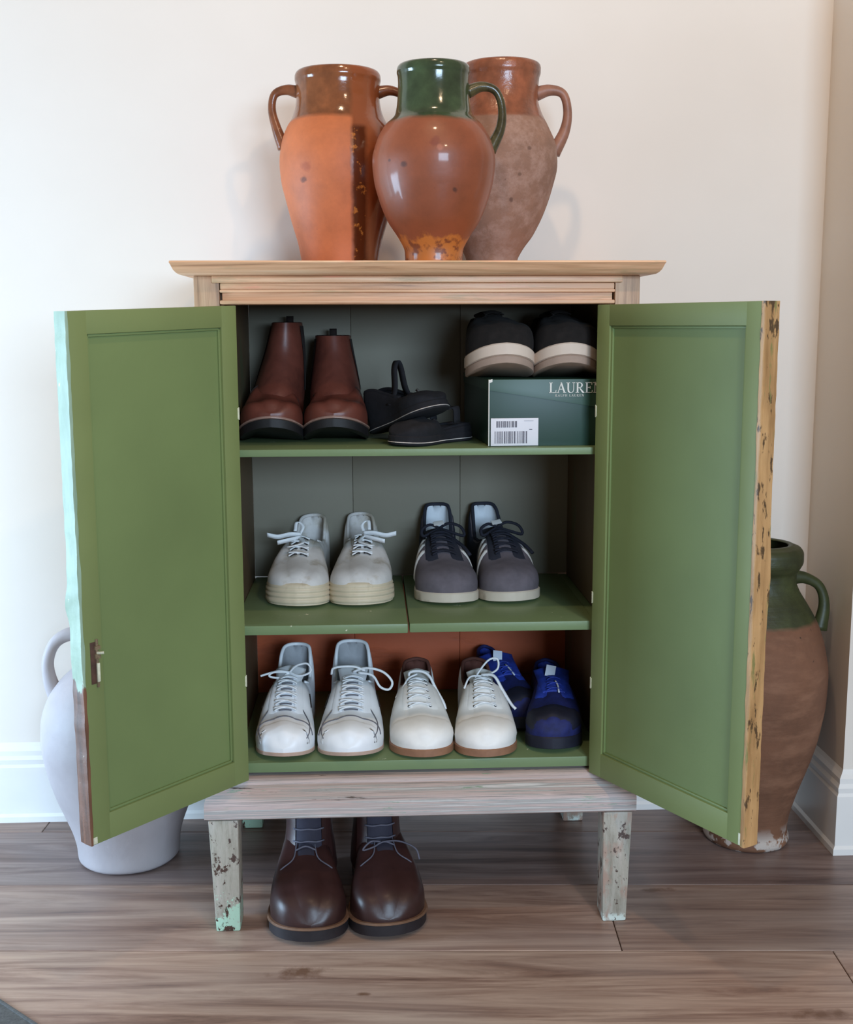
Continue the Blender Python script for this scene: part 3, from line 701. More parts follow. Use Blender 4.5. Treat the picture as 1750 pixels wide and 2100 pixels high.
def base_shoe(s, t, upper, lining, sole_mat, sole_out=.003, lines=0, collar=True, collar_mat=None, two=None):
    v, f = sole_geo(s, 0, s.sole + .001, sole_out, lines) if two is None else sole_geo(s, s.sole * two[1], s.sole + .001, sole_out, lines)
    link('sole', v, f, sole_mat, t, 'auto')
    if two:
        v, f = sole_geo(s, 0, s.sole * two[1] + .0005, sole_out - .0015); link('outsole', v, f, two[0], t, 'auto')
    U = us(52)
    Bq = lin(-1, -.4, 9) + lin(-.4, .4, 14)[1:] + lin(.4, 1, 9)[1:]
    if s.uo > 0:
        U1 = [u for u in U if u > s.uo - .001] ; U0 = [u for u in U if u < s.uo] + [U1[0]]
        g = [grid(lambda a, b: s.surf(a, b), U0, lin(-1, -.4, 9)), grid(lambda a, b: s.surf(a, b), U0, lin(.4, 1, 9)), grid(lambda a, b: s.surf(a, b), U1, Bq)]
        v, f = join(*g); o = link('upper', v, f, upper, t)
        bm = bmesh.new(); bm.from_mesh(o.data); bmesh.ops.remove_doubles(bm, verts=bm.verts, dist=1e-5); bmesh.ops.recalc_face_normals(bm, faces=bm.faces); bm.to_mesh(o.data); bm.free()
        v, f = grid(lambda a, b: s.surf(a, b) , U0, lin(-.4, .4, 16)); link('lining', v, f, lining, t)
        if collar: v, f = collar_tube(s); link('collar', v, f, collar_mat or upper, t)
    else:
        v, f = grid(lambda a, b: s.surf(a, b), U, Bq); o = link('upper', v, f, upper, t)
    return t
def ribbon(pts, w, th, wdir, k=5):
    P = catmull(pts, k); wd = Vector(wdir).normalized(); rings = []
    for i, p in enumerate(P):
        d = (P[min(i + 1, len(P) - 1)] - P[max(i - 1, 0)]).normalized(); n = d.cross(wd).normalized()
        rings.append([p + wd * w - n * th, p + wd * w + n * th, p - wd * w + n * th, p - wd * w - n * th])
    return loft(rings)
H_SNEAK = ([0, .03, .10, .20, .30, .38, .48, .60, .72, .82, .90, .96, 1], [.080, .088, .080, .062, .062, .070, .078, .068, .052, .044, .038, .028, .006])
def Hs(k, heel=1, toe=1):
    return (H_SNEAK[0], [y * k * (heel if x < .15 else 1) * (toe if x > .7 else 1) for x, y in zip(*H_SNEAK)])

UWB = [.0, .22, .38, .54, .66, .72, .73, .76, .86, .97, 1.0, .90, .71, .47, .25, .0]
def big_white_sneaker(side, label, loc, rz, W, heelup):
    t = thing('leather_sneaker', label, 'shoe', loc, rz, group='white leather sneakers on the bottom board')
    s = Last(.300, W, side, .008, Hs(1.12, heelup, .94), .40, spring=.010, e1=.74, e2=.92, bend=.03, r_open=.80, uw=UWB)
    base_shoe(s, t, 'sneaker_white', 'lining_grey', 'pale_gum', .001)
    v, f = patch(s, .84, .975, -.95, .95, .0008, 10, 18, lambda a, b: a + .05 * (b * b) * (1 if a < .9 else 0)); link('toe_cap', v, f, 'sneaker_white', t)
    # stitched throat line of the toe
    v, f = join(tube([s.surf(.80 + .10 * abs(q) ** 2.2 , q, .0006) for q in lin(-.80, .80, 14)], .0011, 5, 2), tube([s.surf(lerp(.62, .93, k / 8), .36 + .4 * (k / 8), .0008) for k in range(9)], .0010, 5, 2), tube([s.surf(lerp(.62, .93, k / 8), -.36 - .4 * (k / 8), .0008) for k in range(9)], .0010, 5, 2))
    link('stitching', v, f, 'seam', t)
    for q in (-1, 1):
        a, b = sorted((q * .27, q * .50)); v, f = patch(s, .43, .74, a, b, .0022, 12, 6); link('eyestay', v, f, 'sneaker_white', t)
        v, f = tube([s.surf(.50, q * .68, .001), s.surf(.56, q * .70, .001), s.surf(.62, q * .70, .001)], .0013, 5, 3); link('side_mark', v, f, 'eyelet_dark', t)
    v, f = tongue(s, .62, .335, s.sole + .108, .020, .029); link('tongue', v, f, 'sneaker_white', t)
    rows = [.46, .51, .56, .61, .66, .71]
    v, f = join(*lace_rows(s, rows, .34, .0026, True, .0042)); link('laces', v, f, 'lace_white', t)
    v, f = join(*[tube([s.surf(u + .024, lerp(-.2, .2, k / 4), .0022) for k in range(5)], .0014, 5, 2) for u in rows]); link('lace_gaps', v, f, 'seam', t)
    c = s.surf(.43, 0, .012)
    if loc[0] < -.18:
        G = [tube([c, c + Vector((-.02, -.006, .004)), c + Vector((-.045, -.012, -.001)), c + Vector((-.052, -.014, -.003))], .0021, 6, 5),
             tube([c, c + Vector((.014, -.004, .014)), c + Vector((.034, -.006, .018)), c + Vector((.040, -.010, .004)), c + Vector((.020, -.010, -.004)), c], .0021, 6, 5),
             tube([c, c + Vector((-.016, -.008, -.008)), c + Vector((-.036, -.012, -.004)), c + Vector((-.028, -.010, .003)), c], .0021, 6, 5)]
    else:
        G = [tube([c + Vector((-.040, .0, -.004)), c + Vector((-.034, -.006, .010)), c + Vector((0, -.006, .012)), c + Vector((.022, -.006, .004))], .0024, 6, 5),
             tube([c, c + Vector((.025, -.01, .010)), c + Vector((.055, -.016, .004)), c + Vector((.072, -.020, -.014)), c + Vector((.066, -.022, -.028)), c + Vector((.050, -.018, -.024)), c + Vector((.036, -.012, -.004)), c + Vector((.010, -.006, .0))], .0024, 6, 6)]
    v, f = join(*G); link('lace_bow', v, f, 'lace_white', t)
    return t
big_white_sneaker(-1, 'white leather sneaker far left on bottom board, laces tied in small bow', (-.240, -.004, .2783), R(-2.5), .103, 1.24)
big_white_sneaker(1, 'white leather sneaker with big lace loop hanging right, second on bottom board', (-.1215, -.008, .2783), 0, .115, 1.30)

def small_white_sneaker(side, label, loc, rz, W):
    t = thing('lace_up_sneaker', label, 'shoe', loc, rz, group='off-white sneakers on the bottom board')
    s = Last(.275, W, side, .014, Hs(1.0, 1.0, .96), .36, spring=.004, e1=.72, e2=.9, bend=.03)
    base_shoe(s, t, 'cream_canvas', 'maroon_lining', 'gum', .002, collar_mat='maroon_lining')
    v, f = patch(s, .80, .985, -.98, .98, .0012, 8, 18); link('toe_cap', v, f, 'cream_canvas', t)
    for q in (-1, 1):
        a, b = sorted((q * .22, q * .48)); v, f = patch(s, .40, .72, a, b, .0020, 12, 6); link('eyestay', v, f, 'cream_canvas', t)
    v, f = tongue(s, .60, .31, s.sole + .094, .019, .025); link('tongue', v, f, 'cream_canvas', t)
    rows = [.44, .50, .56, .62, .68]
    v, f = join(*lace_rows(s, rows, .34, .0019, True, .0035)); link('laces', v, f, 'lace_white', t)
    G = []
    for u in rows:
        for q in (-.33, .33):
            p = s.surf(u + .02, q, .0024); n = s.surf(u + .02, q, .0044) - p; ev, ef = tube([p - n * .4, p, p + n * .4], .0024, 8, 1); link('eyelet', ev, ef, 'eyelet_dark', t, 'auto')
    c = s.surf(.42, 0, .008)
    if loc[0] < .06:
        G = [tube([c + Vector((-.012, 0, -.012)), c + Vector((-.014, -.004, .008)), c + Vector((.006, -.008, .012)), c + Vector((.022, -.012, .004)), c + Vector((.034, -.022, -.018)), c + Vector((.046, -.045, -.036)), c + Vector((.050, -.050, -.048))], .0027, 6, 5, .8),
             tube([c + Vector((.0, -.006, .006)), c + Vector((-.016, -.012, .0)), c + Vector((-.026, -.025, -.012)), c + Vector((-.040, -.04, -.028))], .0022, 6, 5, .8)]
    else:
        G = [tube([c + Vector((-.014, 0, -.010)), c + Vector((-.004, -.004, .010)), c + Vector((.014, .0, .030)), c + Vector((.030, .0, .032)), c + Vector((.030, -.004, .014)), c + Vector((.010, -.006, .002))], .0025, 6, 5, .8),
             tube([c + Vector((.0, -.006, .004)), c + Vector((.022, -.014, .004)), c + Vector((.036, -.026, -.018)), c + Vector((.050, -.045, -.040)), c + Vector((.058, -.052, -.048))], .0034, 6, 5, .8),
             tube([c + Vector((.0, -.006, .002)), c + Vector((-.022, -.012, .002)), c + Vector((-.034, -.024, -.016))], .0022, 6, 5, .8)]
    v, f = join(*G); link('lace_bow', v, f, 'lace_white', t)
    return t
small_white_sneaker(-1, 'off-white sneaker with brown lining, third on bottom board beside loop-laced sneaker', (.0035, -.004, .2783), R(0), .110)
small_white_sneaker(1, 'off-white sneaker with brown lining, beside the blue shoes on bottom board', (.1185, -.009, .2783), R(1), .108)

def blue_shoe(label, loc, rz, rx, ry, side, W=.098):
    t = thing('blue_running_shoe', label, 'shoe', loc, rz, rx, ry, group='blue running shoes on the bottom board')
    s = Last(.265, W, side, .022, Hs(.90, .9, 1.12), .42, spring=.008, e1=.7, e2=.9)
    base_shoe(s, t, 'blue_dark', 'blue', 'navy_rubber', .002, collar_mat='blue_dark')
    v, f = tongue(s, .66, .34, s.sole + .086, .026, .034, th=.006); link('tongue', v, f, 'blue', t)
    for q in (-1, 1):
        a, b = sorted((q * .26, q * .56)); v, f = patch(s, .43, .70, a, b, .002, 10, 6); link('eyestay', v, f, 'blue', t)
    v, f = join(*lace_rows(s, [.50, .56, .62], .26, .0018, True, .0038)); link('laces', v, f, 'blue', t)
    v, f = patch(s, .80, .96, -.95, .95, .001, 8, 14); link('toe_bumper', v, f, 'navy_rubber', t)
    c = s.surf(s.uo, 0); p = Vector((c.x - .004, s.yy(.42) - .006, s.sole + .0845))
    v, f = boxgeo(-.009, .009, -.0008, .0008, -.011, .011, .0003, lambda q: p + Matrix.Rotation(R(-38), 3, 'X') @ Matrix.Rotation(R(12), 3, 'Y') @ q)
    link('tongue_tag', v, f, 'tag_white', t, 'auto')
    v, f = tube([s.surf(.55, .05, .004), s.surf(.60, .12, .005), s.surf(.68, .16, .004)], .0016, 6, 3); link('lace_end', v, f, 'tag_white', t)
    return t
blue_shoe('blue running shoe with white tongue tag, farthest right on bottom board', (.238, .012, .2783), R(-4), 0, 0, 1)
blue_shoe('blue running shoe half hidden behind the tagged blue shoe', (.200, .122, .2785), R(12), 0, 0, -1, .078)

def canvas_shoe(side, label, loc, rz, hh):
    t = thing('canvas_shoe', label, 'shoe', loc, rz, group='worn canvas shoes on the middle shelf')
    s = Last(.278, .112, side, .024, Hs(.93 * hh, 1.22, 1.0), .44, spring=.004, e1=.72, e2=.9, bend=.045)
    base_shoe(s, t, 'canvas', 'canvas', 'old_rubber', .002, lines=1)
    # thick ridged rubber bumper around the toe
    U = us(44); rings = []
    Z = [(.005, .0030), (.007, .0046), (.0125, .0046), (.0140, .0022), (.0155, .0022), (.0170, .0044), (.0215, .0044), (.0230, .0020), (.0245, .0020), (.0260, .0038), (.0300, .0036), (.0315, .0014), (.0330, .0014), (.0345, .0026), (.041, .0012), (.043, -.004)]
    for z, o in Z:
        ring = []
        for sd, UU in ((-1, [u for u in U if u > .62]), (1, [u for u in U if u > .62][::-1][1:])):
            for u in UU:
                k = (s.W * .5 + o) / (s.W * .5); yv = s.L * .5 + (s.yy(u) - s.L * .5) * (s.L * .5 + o) / (s.L * .5)
                dz = (z - .024) * (1 if u > .8 else sm(u, .62, .8)) + min(z, .024) if z > .024 else z
                ring.append(Vector((s.cx(u) + sd * s.hw(u) * k * (1 - max(0, z - .034) * 2.5), yv + max(0, z - .034) * .5, dz + s.lift(u))))
        rings.append(ring)
    v, f = loft(rings, False, False, False); link('toe_bumper', v, f, 'old_rubber', t)
    v, f = tongue(s, .64, .40, s.sole + .075, .022, .026); link('tongue', v, f, 'canvas', t)
    rows = [.50, .56, .62, .68]
    G = []
    for u in rows:
        for q in (-.26, .26):
            p = s.surf(u, q, .0018); n = s.surf(u, q, .0038) - p; ev, ef = tube([p - n * .5, p, p + n * .5], .0030, 8, 1); link('eyelet', ev, ef, 'eyelet_dark', t, 'auto')
            G.append(tube([s.surf(u + .022, q, .002), s.surf(u + .026, q * .6, .0050), s.surf(u + .030, q * .2, .0050)], .0017, 5, 2))
    v, f = join(*G); link('lace_gaps', v, f, 'eyelet_dark', t)
    v, f = join(*lace_rows(s, rows, .30, .0026, True, .0045)); link('laces', v, f, 'lace_white', t)
    c = s.surf(.52, 0, .010); k = side
    G = [ribbon([c, c + Vector((k * .02, -.008, .002)), c + Vector((k * .042, -.012, -.002)), c + Vector((k * .062, -.014, .002))], .0045, .0008, (0, -.3, 1)),
         ribbon([c + Vector((0, -.004, -.004)), c + Vector((k * .018, -.02, -.006)), c + Vector((k * .040, -.03, -.010))], .0045, .0008, (0, -.5, 1)),
         ribbon([c + Vector((0, -.004, -.004)), c + Vector((-k * .006, -.03, -.010)), c + Vector((k * .016, -.052, -.014))], .0045, .0008, (1, .2, 0)),
         ribbon([c + Vector((k * .004, 0, -.002)), c + Vector((-k * .002, .012, .014)), c + Vector((k * .010, .016, .022)), c + Vector((k * .012, .004, .006))], .003, .0008, (1, 0, 0))]
    v, f = join(*G); link('lace_bow', v, f, 'lace_white', t)
    return t
canvas_shoe(-1, 'worn white canvas shoe with ridged toe, far left on middle shelf', (-.2225, .118, .5202), R(-6), 1.02)
canvas_shoe(1, 'worn white canvas shoe with ridged toe, second on middle shelf', (-.0995, .118, .5202), R(1), 1.04)

def trainer(side, label, loc, rz):
    t = thing('suede_trainer', label, 'shoe', loc, rz, group='grey suede trainers on the middle shelf')
    s = Last(.272, .112, side, .018, Hs(1.06, 1.38, .95), .36, spring=.005, e1=.76, e2=.95, bend=.04)
    base_shoe(s, t, 'grey_suede', 'lining_white', 'dirty_sole', .0025, collar_mat='navy_suede')
    for q in (-1, 1):
        a, b = sorted((q * .20, q * .50)); v, f = patch(s, .36, .74, a, b, .0022, 14, 6); link('eyestay', v, f, 'navy_suede', t)
        a, b = sorted((q * .5, q * .97)); v, f = patch(s, .02, .40, a, b, .0014, 10, 6); link('heel_panel', v, f, 'navy_suede', t)
        for k, u in enumerate((.46, .535, .61)):
            a, b = sorted((q * .50, q * .95))
            v, f = patch(s, u, u + .040, a, b, .0024, 3, 10, lambda aa, bb, u=u: aa + .11 * (abs(bb) - .5)); link('stripe', v, f, 'stripe_white', t)
    v, f = tongue(s, .66, .32, s.sole + .094, .023, .028, th=.006); link('tongue', v, f, 'navy_suede', t)
    v, f = join(*lace_rows(s, [.42, .47, .52, .57, .62, .67], .36, .0034, True, .0048)); link('laces', v, f, 'navy_lace', t)
    c = s.surf(.42, 0, .014)
    G = [tube([c, c + Vector((.018, -.006, .010)), c + Vector((.040, -.012, .004)), c + Vector((.046, -.018, -.012)), c + Vector((.022, -.014, -.006)), c], .0036, 7, 5, .8),
         tube([c, c + Vector((-.018, -.006, .008)), c + Vector((-.034, -.012, .0)), c + Vector((-.032, -.018, -.012)), c + Vector((-.012, -.012, -.004)), c], .0036, 7, 5, .8),
         tube([c, c + Vector((.016, -.026, -.010)), c + Vector((.040, -.050, -.026)), c + Vector((.052, -.07, -.040))], .0040, 7, 5, .8),
         tube([c, c + Vector((-.010, -.022, -.008)), c + Vector((-.022, -.04, -.020))], .0034, 7, 5, .8)]
    v, f = join(*G); link('lace_bow', v, f, 'navy_lace', t)
    # small white flecks: woven logo tab on the tongue
    p = s.surf(.40, 0, .013) + Vector((-.002, -.010, .014))
    v, f = boxgeo(-.010, .010, -.001, .001, -.005, .005, .0004, lambda q: p + Matrix.Rotation(R(-55), 3, 'X') @ Matrix.Rotation(R(-12), 3, 'Y') @ q); link('tongue_tab', v, f, 'stripe_white', t, 'auto')
    return t
trainer(-1, 'grey suede trainer with dark laces, third on middle shelf', (.0580, .122, .5203), R(1.5))
trainer(1, 'grey suede trainer with dark laces, farthest right on middle shelf', (.182, .128, .5203), R(9))

def boot_shaft(s, t, rings_def, mat, lining='elastic', th=.0035, N=28, name='shaft'):
    """rings_def: (z, cy, rx, ry, cx)"""
    R_ = []
    zs = [r[0] for r in rings_def]
    for i in range(17):
        z = lerp(zs[0], zs[-1], i / 16); v = [smooth_table(z, zs, [r[k] for r in rings_def]) for k in (1, 2, 3, 4)]
        R_.append((z, *v))
    def ring(z, cy, rx, ry, cx, d=0): return [Vector((cx + (rx - d) * math.cos(2 * math.pi * j / N), cy + (ry - d) * math.sin(2 * math.pi * j / N), z)) for j in range(N)]
    out = [ring(*r) for r in R_]; v, f = loft(out, True, False, False); o = link(name, v, f, mat, t)
    inn = [ring(*R_[-1])] + [ring(r[0] + .001, r[1], r[2], r[3], r[4], th) for r in reversed(R_[4:])]
    v, f = loft(inn, True, False, True); link('lining', v, f, lining, t)
    return lambda z, a, d=0: Vector((smooth_table(z, zs, [r[4] for r in rings_def]) + (smooth_table(z, zs, [r[2] for r in rings_def]) + d) * math.cos(a), smooth_table(z, zs, [r[1] for r in rings_def]) + (smooth_table(z, zs, [r[3] for r in rings_def]) + d) * math.sin(a), z))
HB = ([0, .03, .10, .25, .40, .50, .60, .70, .80, .88, .94, 1], [.075, .085, .09, .092, .090, .082, .070, .057, .048, .043, .034, .008])
def brown_boot(side, label, loc, rz, topz, lean, W=.108, topr=.033):
    t = thing('ankle_boot', label, 'boot', loc, rz, group='brown ankle boots on the top shelf')
    s = Last(.275, W, side, .017, HB, 0, spring=.028, e1=.6, e2=.85, bend=.03)
    base_shoe(s, t, 'boot_brown', 'elastic', 'black_rubber', .002)
    v, f = sole_geo(s, s.sole - .001, s.sole + .0045, .0045); link('welt', v, f, 'welt', t, 'auto')
    S = boot_shaft(s, t, [(.045, .160, .048, .090, 0), (.08, .170, .047, .086, lean * .2), (.12, .186, .042, .070, lean * .5), (.16, .198, .036, .060, lean * .8), (topz, .205, topr, .060, lean)], 'boot_brown')
    for q in (-1, 1):
        a0 = 0 if q > 0 else math.pi
        A, B = lin(.085, topz - .006, 8), lin(-.5, .5, 5)
        v, f = grid(lambda zz, bb: S(zz, a0 + bb * (.35 + .65 * sm(zz, .08, topz)), .0012), A, B); link('elastic_panel', v, f, 'elastic', t)
    v, f = ribbon([S(topz - .02, math.pi / 2, .002), S(topz, math.pi / 2, .003) + Vector((0, 0, .012)), S(topz - .02, math.pi / 2, .006)], .007, .0008, (1, 0, 0)); link('pull_tab', v, f, 'elastic', t)
    v, f = tube([s.surf(lerp(.48, .60, abs(q)), q, .0005) for q in lin(-.95, .95, 16)], .0010, 5, 2); link('seam', v, f, 'elastic', t)
    return t
brown_boot(-1, 'brown leather ankle boot, leftmost on top shelf', (-.2560, .085, .8189), R(-1), .208, .018, .108, .028)
brown_boot(1, 'brown leather ankle boot with straighter shaft, second on top shelf', (-.1400, .085, .8189), R(1.5), .184, -.004, .110)

HF = ([0, .03, .10, .25, .40, .50, .60, .70, .80, .88, .94, 1], [.06, .07, .08, .090, .094, .088, .076, .064, .056, .049, .038, .008])
def floor_boot(side, label, loc, rz, W=.135):
    t = thing('lace_up_boot', label, 'boot', loc, rz, group='dark leather lace-up boots on the floor')
    s = Last(.310, W, side, .021, HF, 0, spring=.008, e1=.6, e2=.85, bend=.04)
    base_shoe(s, t, 'dark_leather', 'slate_tongue', 'dark_sole', .0035)
    v, f = sole_geo(s, s.sole - .001, s.sole + .004, .006); link('welt', v, f, 'rand', t, 'auto')
    S = boot_shaft(s, t, [(.055, .195, .050, .085, 0), (.09, .205, .046, .076, 0), (.12, .215, .042, .062, 0), (.168, .222, .041, .056, 0)], 'dark_leather', 'slate_tongue')
    # tongue panel down the front of the shaft and over the instep
    A, B = lin(.085, .166, 8), lin(-.55, .55, 8)
    v, f = grid(lambda zz, bb: S(zz, -math.pi / 2 + bb, .0015), A, B); v2, f2 = patch(s, .46, .60, -.28, .28, .0018, 6, 8)
    v, f = join((v, f), (v2, f2)); link('tongue', v, f, 'slate_tongue', t)
    for q in (-1, 1):
        v, f = grid(lambda zz, bb: S(zz, -math.pi / 2 + q * (.55 + bb * .5), .0030), lin(.085, .166, 8), lin(0, 1, 3)); link('eyestay', v, f, 'dark_leather', t)
        v, f = tube([s.surf(.45, q * .30, .002), s.surf(.53, q * .30, .002), s.surf(.61, q * .36, .002), s.surf(.66, q * .50, .001), s.surf(.60, q * .80, .0008)], .0013, 5, 4); link('stitching', v, f, 'slate_lace', t)
    G = []
    for zz in (.095, .115, .135, .155):
        G.append(tube([S(zz, -math.pi / 2 - .62, .0045), S(zz + .001, -math.pi / 2 - .3, .005), S(zz + .003, -math.pi / 2, .005), S(zz + .001, -math.pi / 2 + .3, .005), S(zz, -math.pi / 2 + .62, .0045)], .0016, 6, 3))
    G += [tube([s.surf(.56, -.30, .003), s.surf(.55, 0, .005), s.surf(.56, .30, .003)], .0016, 6, 4), tube([s.surf(.48, -.30, .003), s.surf(.47, 0, .005), s.surf(.48, .30, .003)], .0016, 6, 4)]
    if side > 0:
        p = S(.112, -math.pi / 2, .006); G += [tube([p, p + Vector((.03, -.012, .004)), p + Vector((.058, -.020, -.008)), p + Vector((.064, -.03, -.025))], .0016, 6, 5), tube([p, p + Vector((-.02, -.010, .006)), p + Vector((-.035, -.016, -.006)), p + Vector((-.014, -.010, -.004)), p], .0016, 6, 5)]
    v, f = join(*G); link('laces', v, f, 'slate_lace', t)
    return t
floor_boot(-1, 'dark brown leather boot on floor under cabinet, nearer the left leg', (-.1945, -.116, .0003), R(1.5), .128)
floor_boot(1, 'dark brown leather boot on floor under cabinet, right one of pair', (-.0520, -.104, .0003), R(7), .128)

# shoe box with lid, print and sticker
bx = thing('shoe_box', 'dark green cardboard shoe box with white barcode sticker on top shelf', 'box', (.1173, .020, .8188), R(3.0))
BW, BD, BH = .190, .325, .112
box('box_body', (.0015, BW - .0015, .0015, BD - .0015, 0, BH - .004), 'box_green', bx, .0008)
# lid: its front flap edge runs at a slant, right end deeper
def lidf(v):
    z = v.z
    if z < BH - .02: z = BH - .018 - .030 * v.x / BW
    return (v.x, v.y, z)
box('lid', (0, BW, 0, BD, BH - .028, BH), 'box_lid', bx, .0006, lidf)
v, f = boxgeo(-.0006, .0012, -.0008, .001, .001, BH, .0003); v2, f2 = boxgeo(-.0006, .006, -.0010, .0, BH - .006, BH - .001, .0003, lambda q: (q.x, q.y, q.z - .0 if q.x < .003 else q.z + .002))
v, f = join((v, f), (v2, f2)); link('worn_corner', v, f, 'print_white', bx, 'auto')
lab = box('barcode_sticker', (.0035, .0845, -.0011, .0005, .001, .0475), 'label_white', bx, .0003)
random.seed(4); G = []
x = .010
while x < .066:
    wd = random.choice((.0006, .001, .0016)); dark = True
    G.append(boxgeo(x, x + wd, -.0014, -.0010, .005, .0255, 0)); x += wd + random.choice((.0008, .0012, .0018))
x = .013
while x < .048:
    wd = random.choice((.0008, .0014)); G.append(boxgeo(x, x + wd, -.0014, -.0010, .032, .0425, 0)); x += wd + random.choice((.0006, .0014))
G.append(boxgeo(.060, .076, -.0014, -.0010, .0425, .0430, 0)); G.append(boxgeo(.069, .074, -.0014, -.0010, .0280, .0290, 0))
v, f = join(*G); link('barcode', v, f, 'ink', lab, False)
# serif capitals from strokes
def stroke(pts, w):
    P = [Vector((p[0], p[1])) for p in pts]; L_, R__ = [], []
    for i, p in enumerate(P):
        d = (P[min(i + 1, len(P) - 1)] - P[max(i - 1, 0)]).normalized(); n = Vector((-d.y, d.x)); ww = w if not isinstance(w, (list, tuple)) else w[i]
        L_.append(p + n * ww / 2); R__.append(p - n * ww / 2)
    V = [(q.x, 0, q.y) for q in L_ + R__]; n = len(P); F = [[i, i + 1, n + i + 1, n + i] for i in range(n - 1)]
    V2 = [(a, b - .06, c) for a, b, c in V]; m = len(V)
    F += [[m + k for k in reversed(q)] for q in F[:n - 1]] + [[0, n, m + n, m], [n - 1, 2 * n - 1, m + 2 * n - 1, m + n - 1]]
    for i in range(n - 1): F += [[i, i + 1, m + i + 1, m + i], [n + i, n + i + 1, m + n + i + 1, m + n + i]]
    return V + V2, F
TK, TN = .15, .06
def ser(x, y, w=.34): return stroke([(x - w / 2, y), (x + w / 2, y)], TN)
LET = {
 'L': (.72, [stroke([(.17, 0), (.17, 1)], TK), ser(.17, .97), ser(.17, .03), stroke([(.1, .03), (.66, .03)], TN), stroke([(.64, 0), (.68, .28)], TN)]),
 'A': (.92, [stroke([(.12, 0), (.45, 1)], TN), stroke([(.42, 1), (.78, 0)], TK), stroke([(.26, .36), (.64, .36)], TN), ser(.11, .03, .26), ser(.78, .03, .3)]),
 'U': (.90, [stroke([(.18, 1), (.18, .35), (.22, .15), (.34, .04), (.48, .02)], [TK, TK, TK, .11, TN]), stroke([(.72, 1), (.72, .35), (.68, .15), (.58, .05), (.46, .02)], TN), ser(.18, .97), ser(.72, .97, .28)]),
 'R': (.90, [stroke([(.18, 0), (.18, 1)], TK), ser(.16, .03), stroke([(.04, .97), (.4, .97)], TN), stroke([(.4, .97), (.56, .9), (.62, .74), (.56, .57), (.4, .5), (.2, .49)], [TN, .1, TK, .1, TN, TN]), stroke([(.36, .5), (.6, .18), (.74, .03), (.86, .03)], [TN, TK, TK, TN])]),
 'E': (.78, [stroke([(.17, 0), (.17, 1)], TK), stroke([(.03, .97), (.66, .97)], TN), stroke([(.03, .03), (.7, .03)], TN), stroke([(.17, .51), (.5, .51)], TN), stroke([(.65, .99), (.65, .76)], TN), stroke([(.5, .63), (.5, .39)], TN), stroke([(.68, 0), (.71, .26)], TN)]),
 'N': (.98, [stroke([(.16, 0), (.16, 1)], TN), stroke([(.14, 1), (.8, 0)], TK), stroke([(.8, 0), (.8, 1)], TN), ser(.16, .03, .28), ser(.8, .97, .28), ser(.1, .97, .2)]),
 'P': (.80, [stroke([(.18, 0), (.18, 1)], TK), ser(.18, .03), stroke([(.04, .97), (.4, .97)], TN), stroke([(.4, .97), (.56, .9), (.62, .72), (.56, .54), (.4, .46), (.2, .45)], [TN, .1, TK, .1, TN, TN])]),
 'H': (.94, [stroke([(.18, 0), (.18, 1)], TK), stroke([(.74, 0), (.74, 1)], TK), stroke([(.18, .51), (.74, .51)], TN), ser(.18, .03), ser(.18, .97), ser(.74, .03), ser(.74, .97)]),
 ' ': (.45, [])}
def word(txt, x0, z0, hgt, track, parent, name):
    x = x0; G = []
    for ch in txt:
        adv, gs = LET[ch]
        for v, f in gs: G.append(([Vector((x + p[0] * hgt, -.0004 + p[1] * .012, z0 + p[2] * hgt)) for p in v], f))
        x += (adv + track) * hgt
    v, f = join(*G); return link(name, v, f, 'print_white', parent, False)
word('LAUREN', .1020, .0890, .0175, .02, bx, 'printed_lettering')
word('RALPH LAUREN', .1125, .0828, .0040, .22, bx, 'printed_lettering')

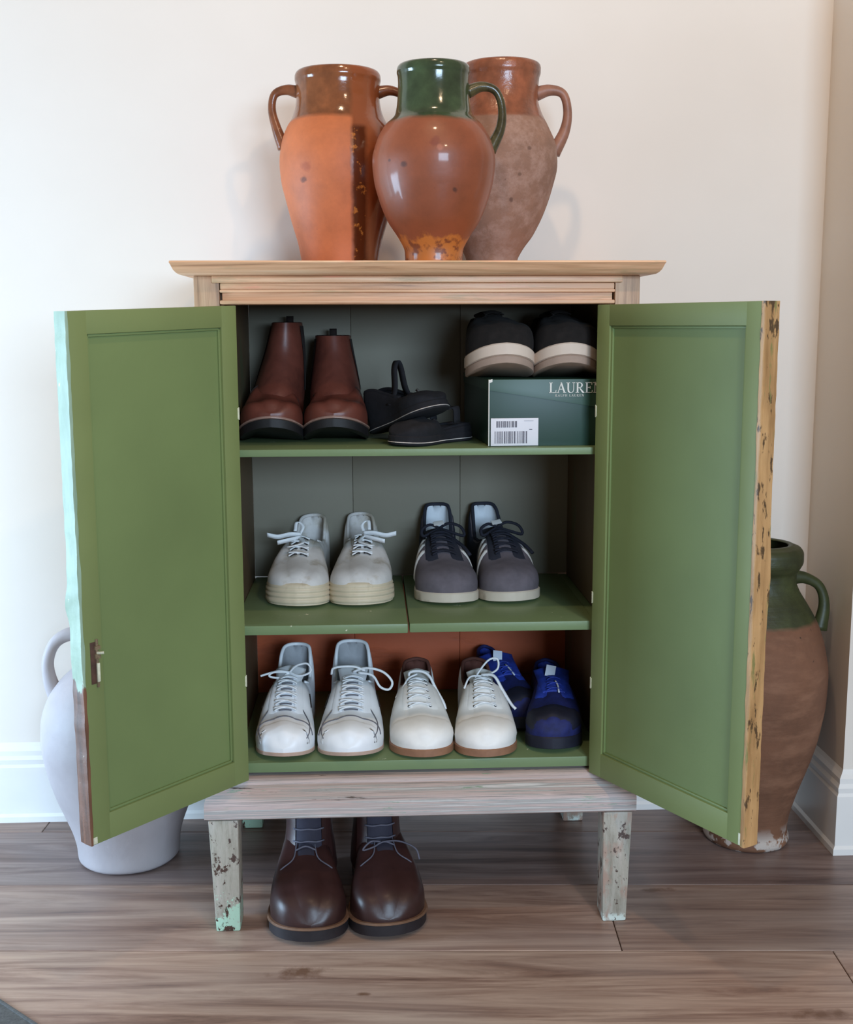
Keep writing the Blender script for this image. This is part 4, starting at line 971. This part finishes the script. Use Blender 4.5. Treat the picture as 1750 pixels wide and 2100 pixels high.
# dark shoes with thick pale soles on the box
def pale_sole_shoe(side, label, loc, rz, W=.112):
    t = thing('slip_on_shoe', label, 'shoe', loc, rz, group='dark pale-soled shoes on the shoe box')
    s = Last(.285, W, side, .034, ([0, .03, .10, .20, .30, .38, .48, .60, .72, .82, .90, .96, 1], [.060, .066, .062, .056, .060, .068, .070, .066, .060, .054, .044, .028, .004]), .34, spring=.026, e1=.66, e2=.85, bend=.02)
    base_shoe(s, t, 'black_knit', 'black_knit', 'white_sole', .003, two=('sole_under', .42))
    v, f = tongue(s, .56, .30, s.sole + .082, .022, .026, th=.006); link('tongue', v, f, 'black_knit', t)
    v, f = join(*lace_rows(s, [.44, .50, .56], .3, .0022, True, .004)); link('laces', v, f, 'black_knit', t)
    return t
pale_sole_shoe(-1, 'black shoe with thick pale sole, left one on green shoe box', (.1435, .016, .9312), R(2))
pale_sole_shoe(1, 'black shoe with thick pale sole, right one on green shoe box', (.2560, .016, .9312), R(1.0), .110)

# pair of small black strap shoes lying on the top shelf
def strap_shoe(label, loc, rz, rx, ry, side, hk=1.0, su=.40, sh=.0, Ls=.205, sw=1.0):
    t = thing('strap_sandal', label, 'sandal', loc, rz, rx, ry, group='black sandals on the top shelf')
    Ws = .074
    s = Last(Ls, Ws, side, .016, ([0, .03, .10, .22, .34, .46, .60, .72, .82, .90, .96, 1], [.046 * hk, .055 * hk, .058 * hk, .054 * hk, .044 * hk, .034 * hk, .026, .024, .022, .018, .012, .003]), .62, spring=.002, e1=.6, e2=.9, bend=.03)
    base_shoe(s, t, 'sandal_black', 'sandal_black', 'sandal_black', .002, collar=True)
    v, f = sole_geo(s, .0035, .0075, .0030); link('sole_edge', v, f, 'jute_white', t, 'auto')
    # ankle strap: wide band looping above the heel
    y = s.yy(su); c = s.cx(su)
    pts = [Vector((c + side * .028, y, .035)), Vector((c + side * .029 * sw, y - .004, .060)), Vector((c + side * .016 * sw, y - .010, .088 + sh)), Vector((c, y - .012, .100 + sh)), Vector((c - side * .018 * sw, y - .010, .086 + sh)), Vector((c - side * .029 * sw, y - .004, .060)), Vector((c - side * .028, y, .035))]
    v, f = ribbon(pts, .0075, .0014, (0, 1, .2)); link('ankle_strap', v, f, 'sandal_black', t)
    v, f = ribbon([Vector((c + side * .027, y - .055, .018)), Vector((c + side * .0285, y - .035, .036)), Vector((c + side * .0295, y - .012, .056))], .003, .001, (0, 1, -.4)); link('side_trim', v, f, 'metal_buckle', t)
    return t
# local toe is -y; turned so that the toe points right
strap_shoe('black strap sandal lying tilted on top of its pair beside brown boots', (.040, .050, .8800), R(35), R(-16), R(-3), 1, 1.05, .46, .010, .205, .42)
strap_shoe('black strap sandal lying flat on top shelf, under tilted one', (-.040, .034, .8189), R(-47), 0, 0, -1, .22, .30, -.026, .18)
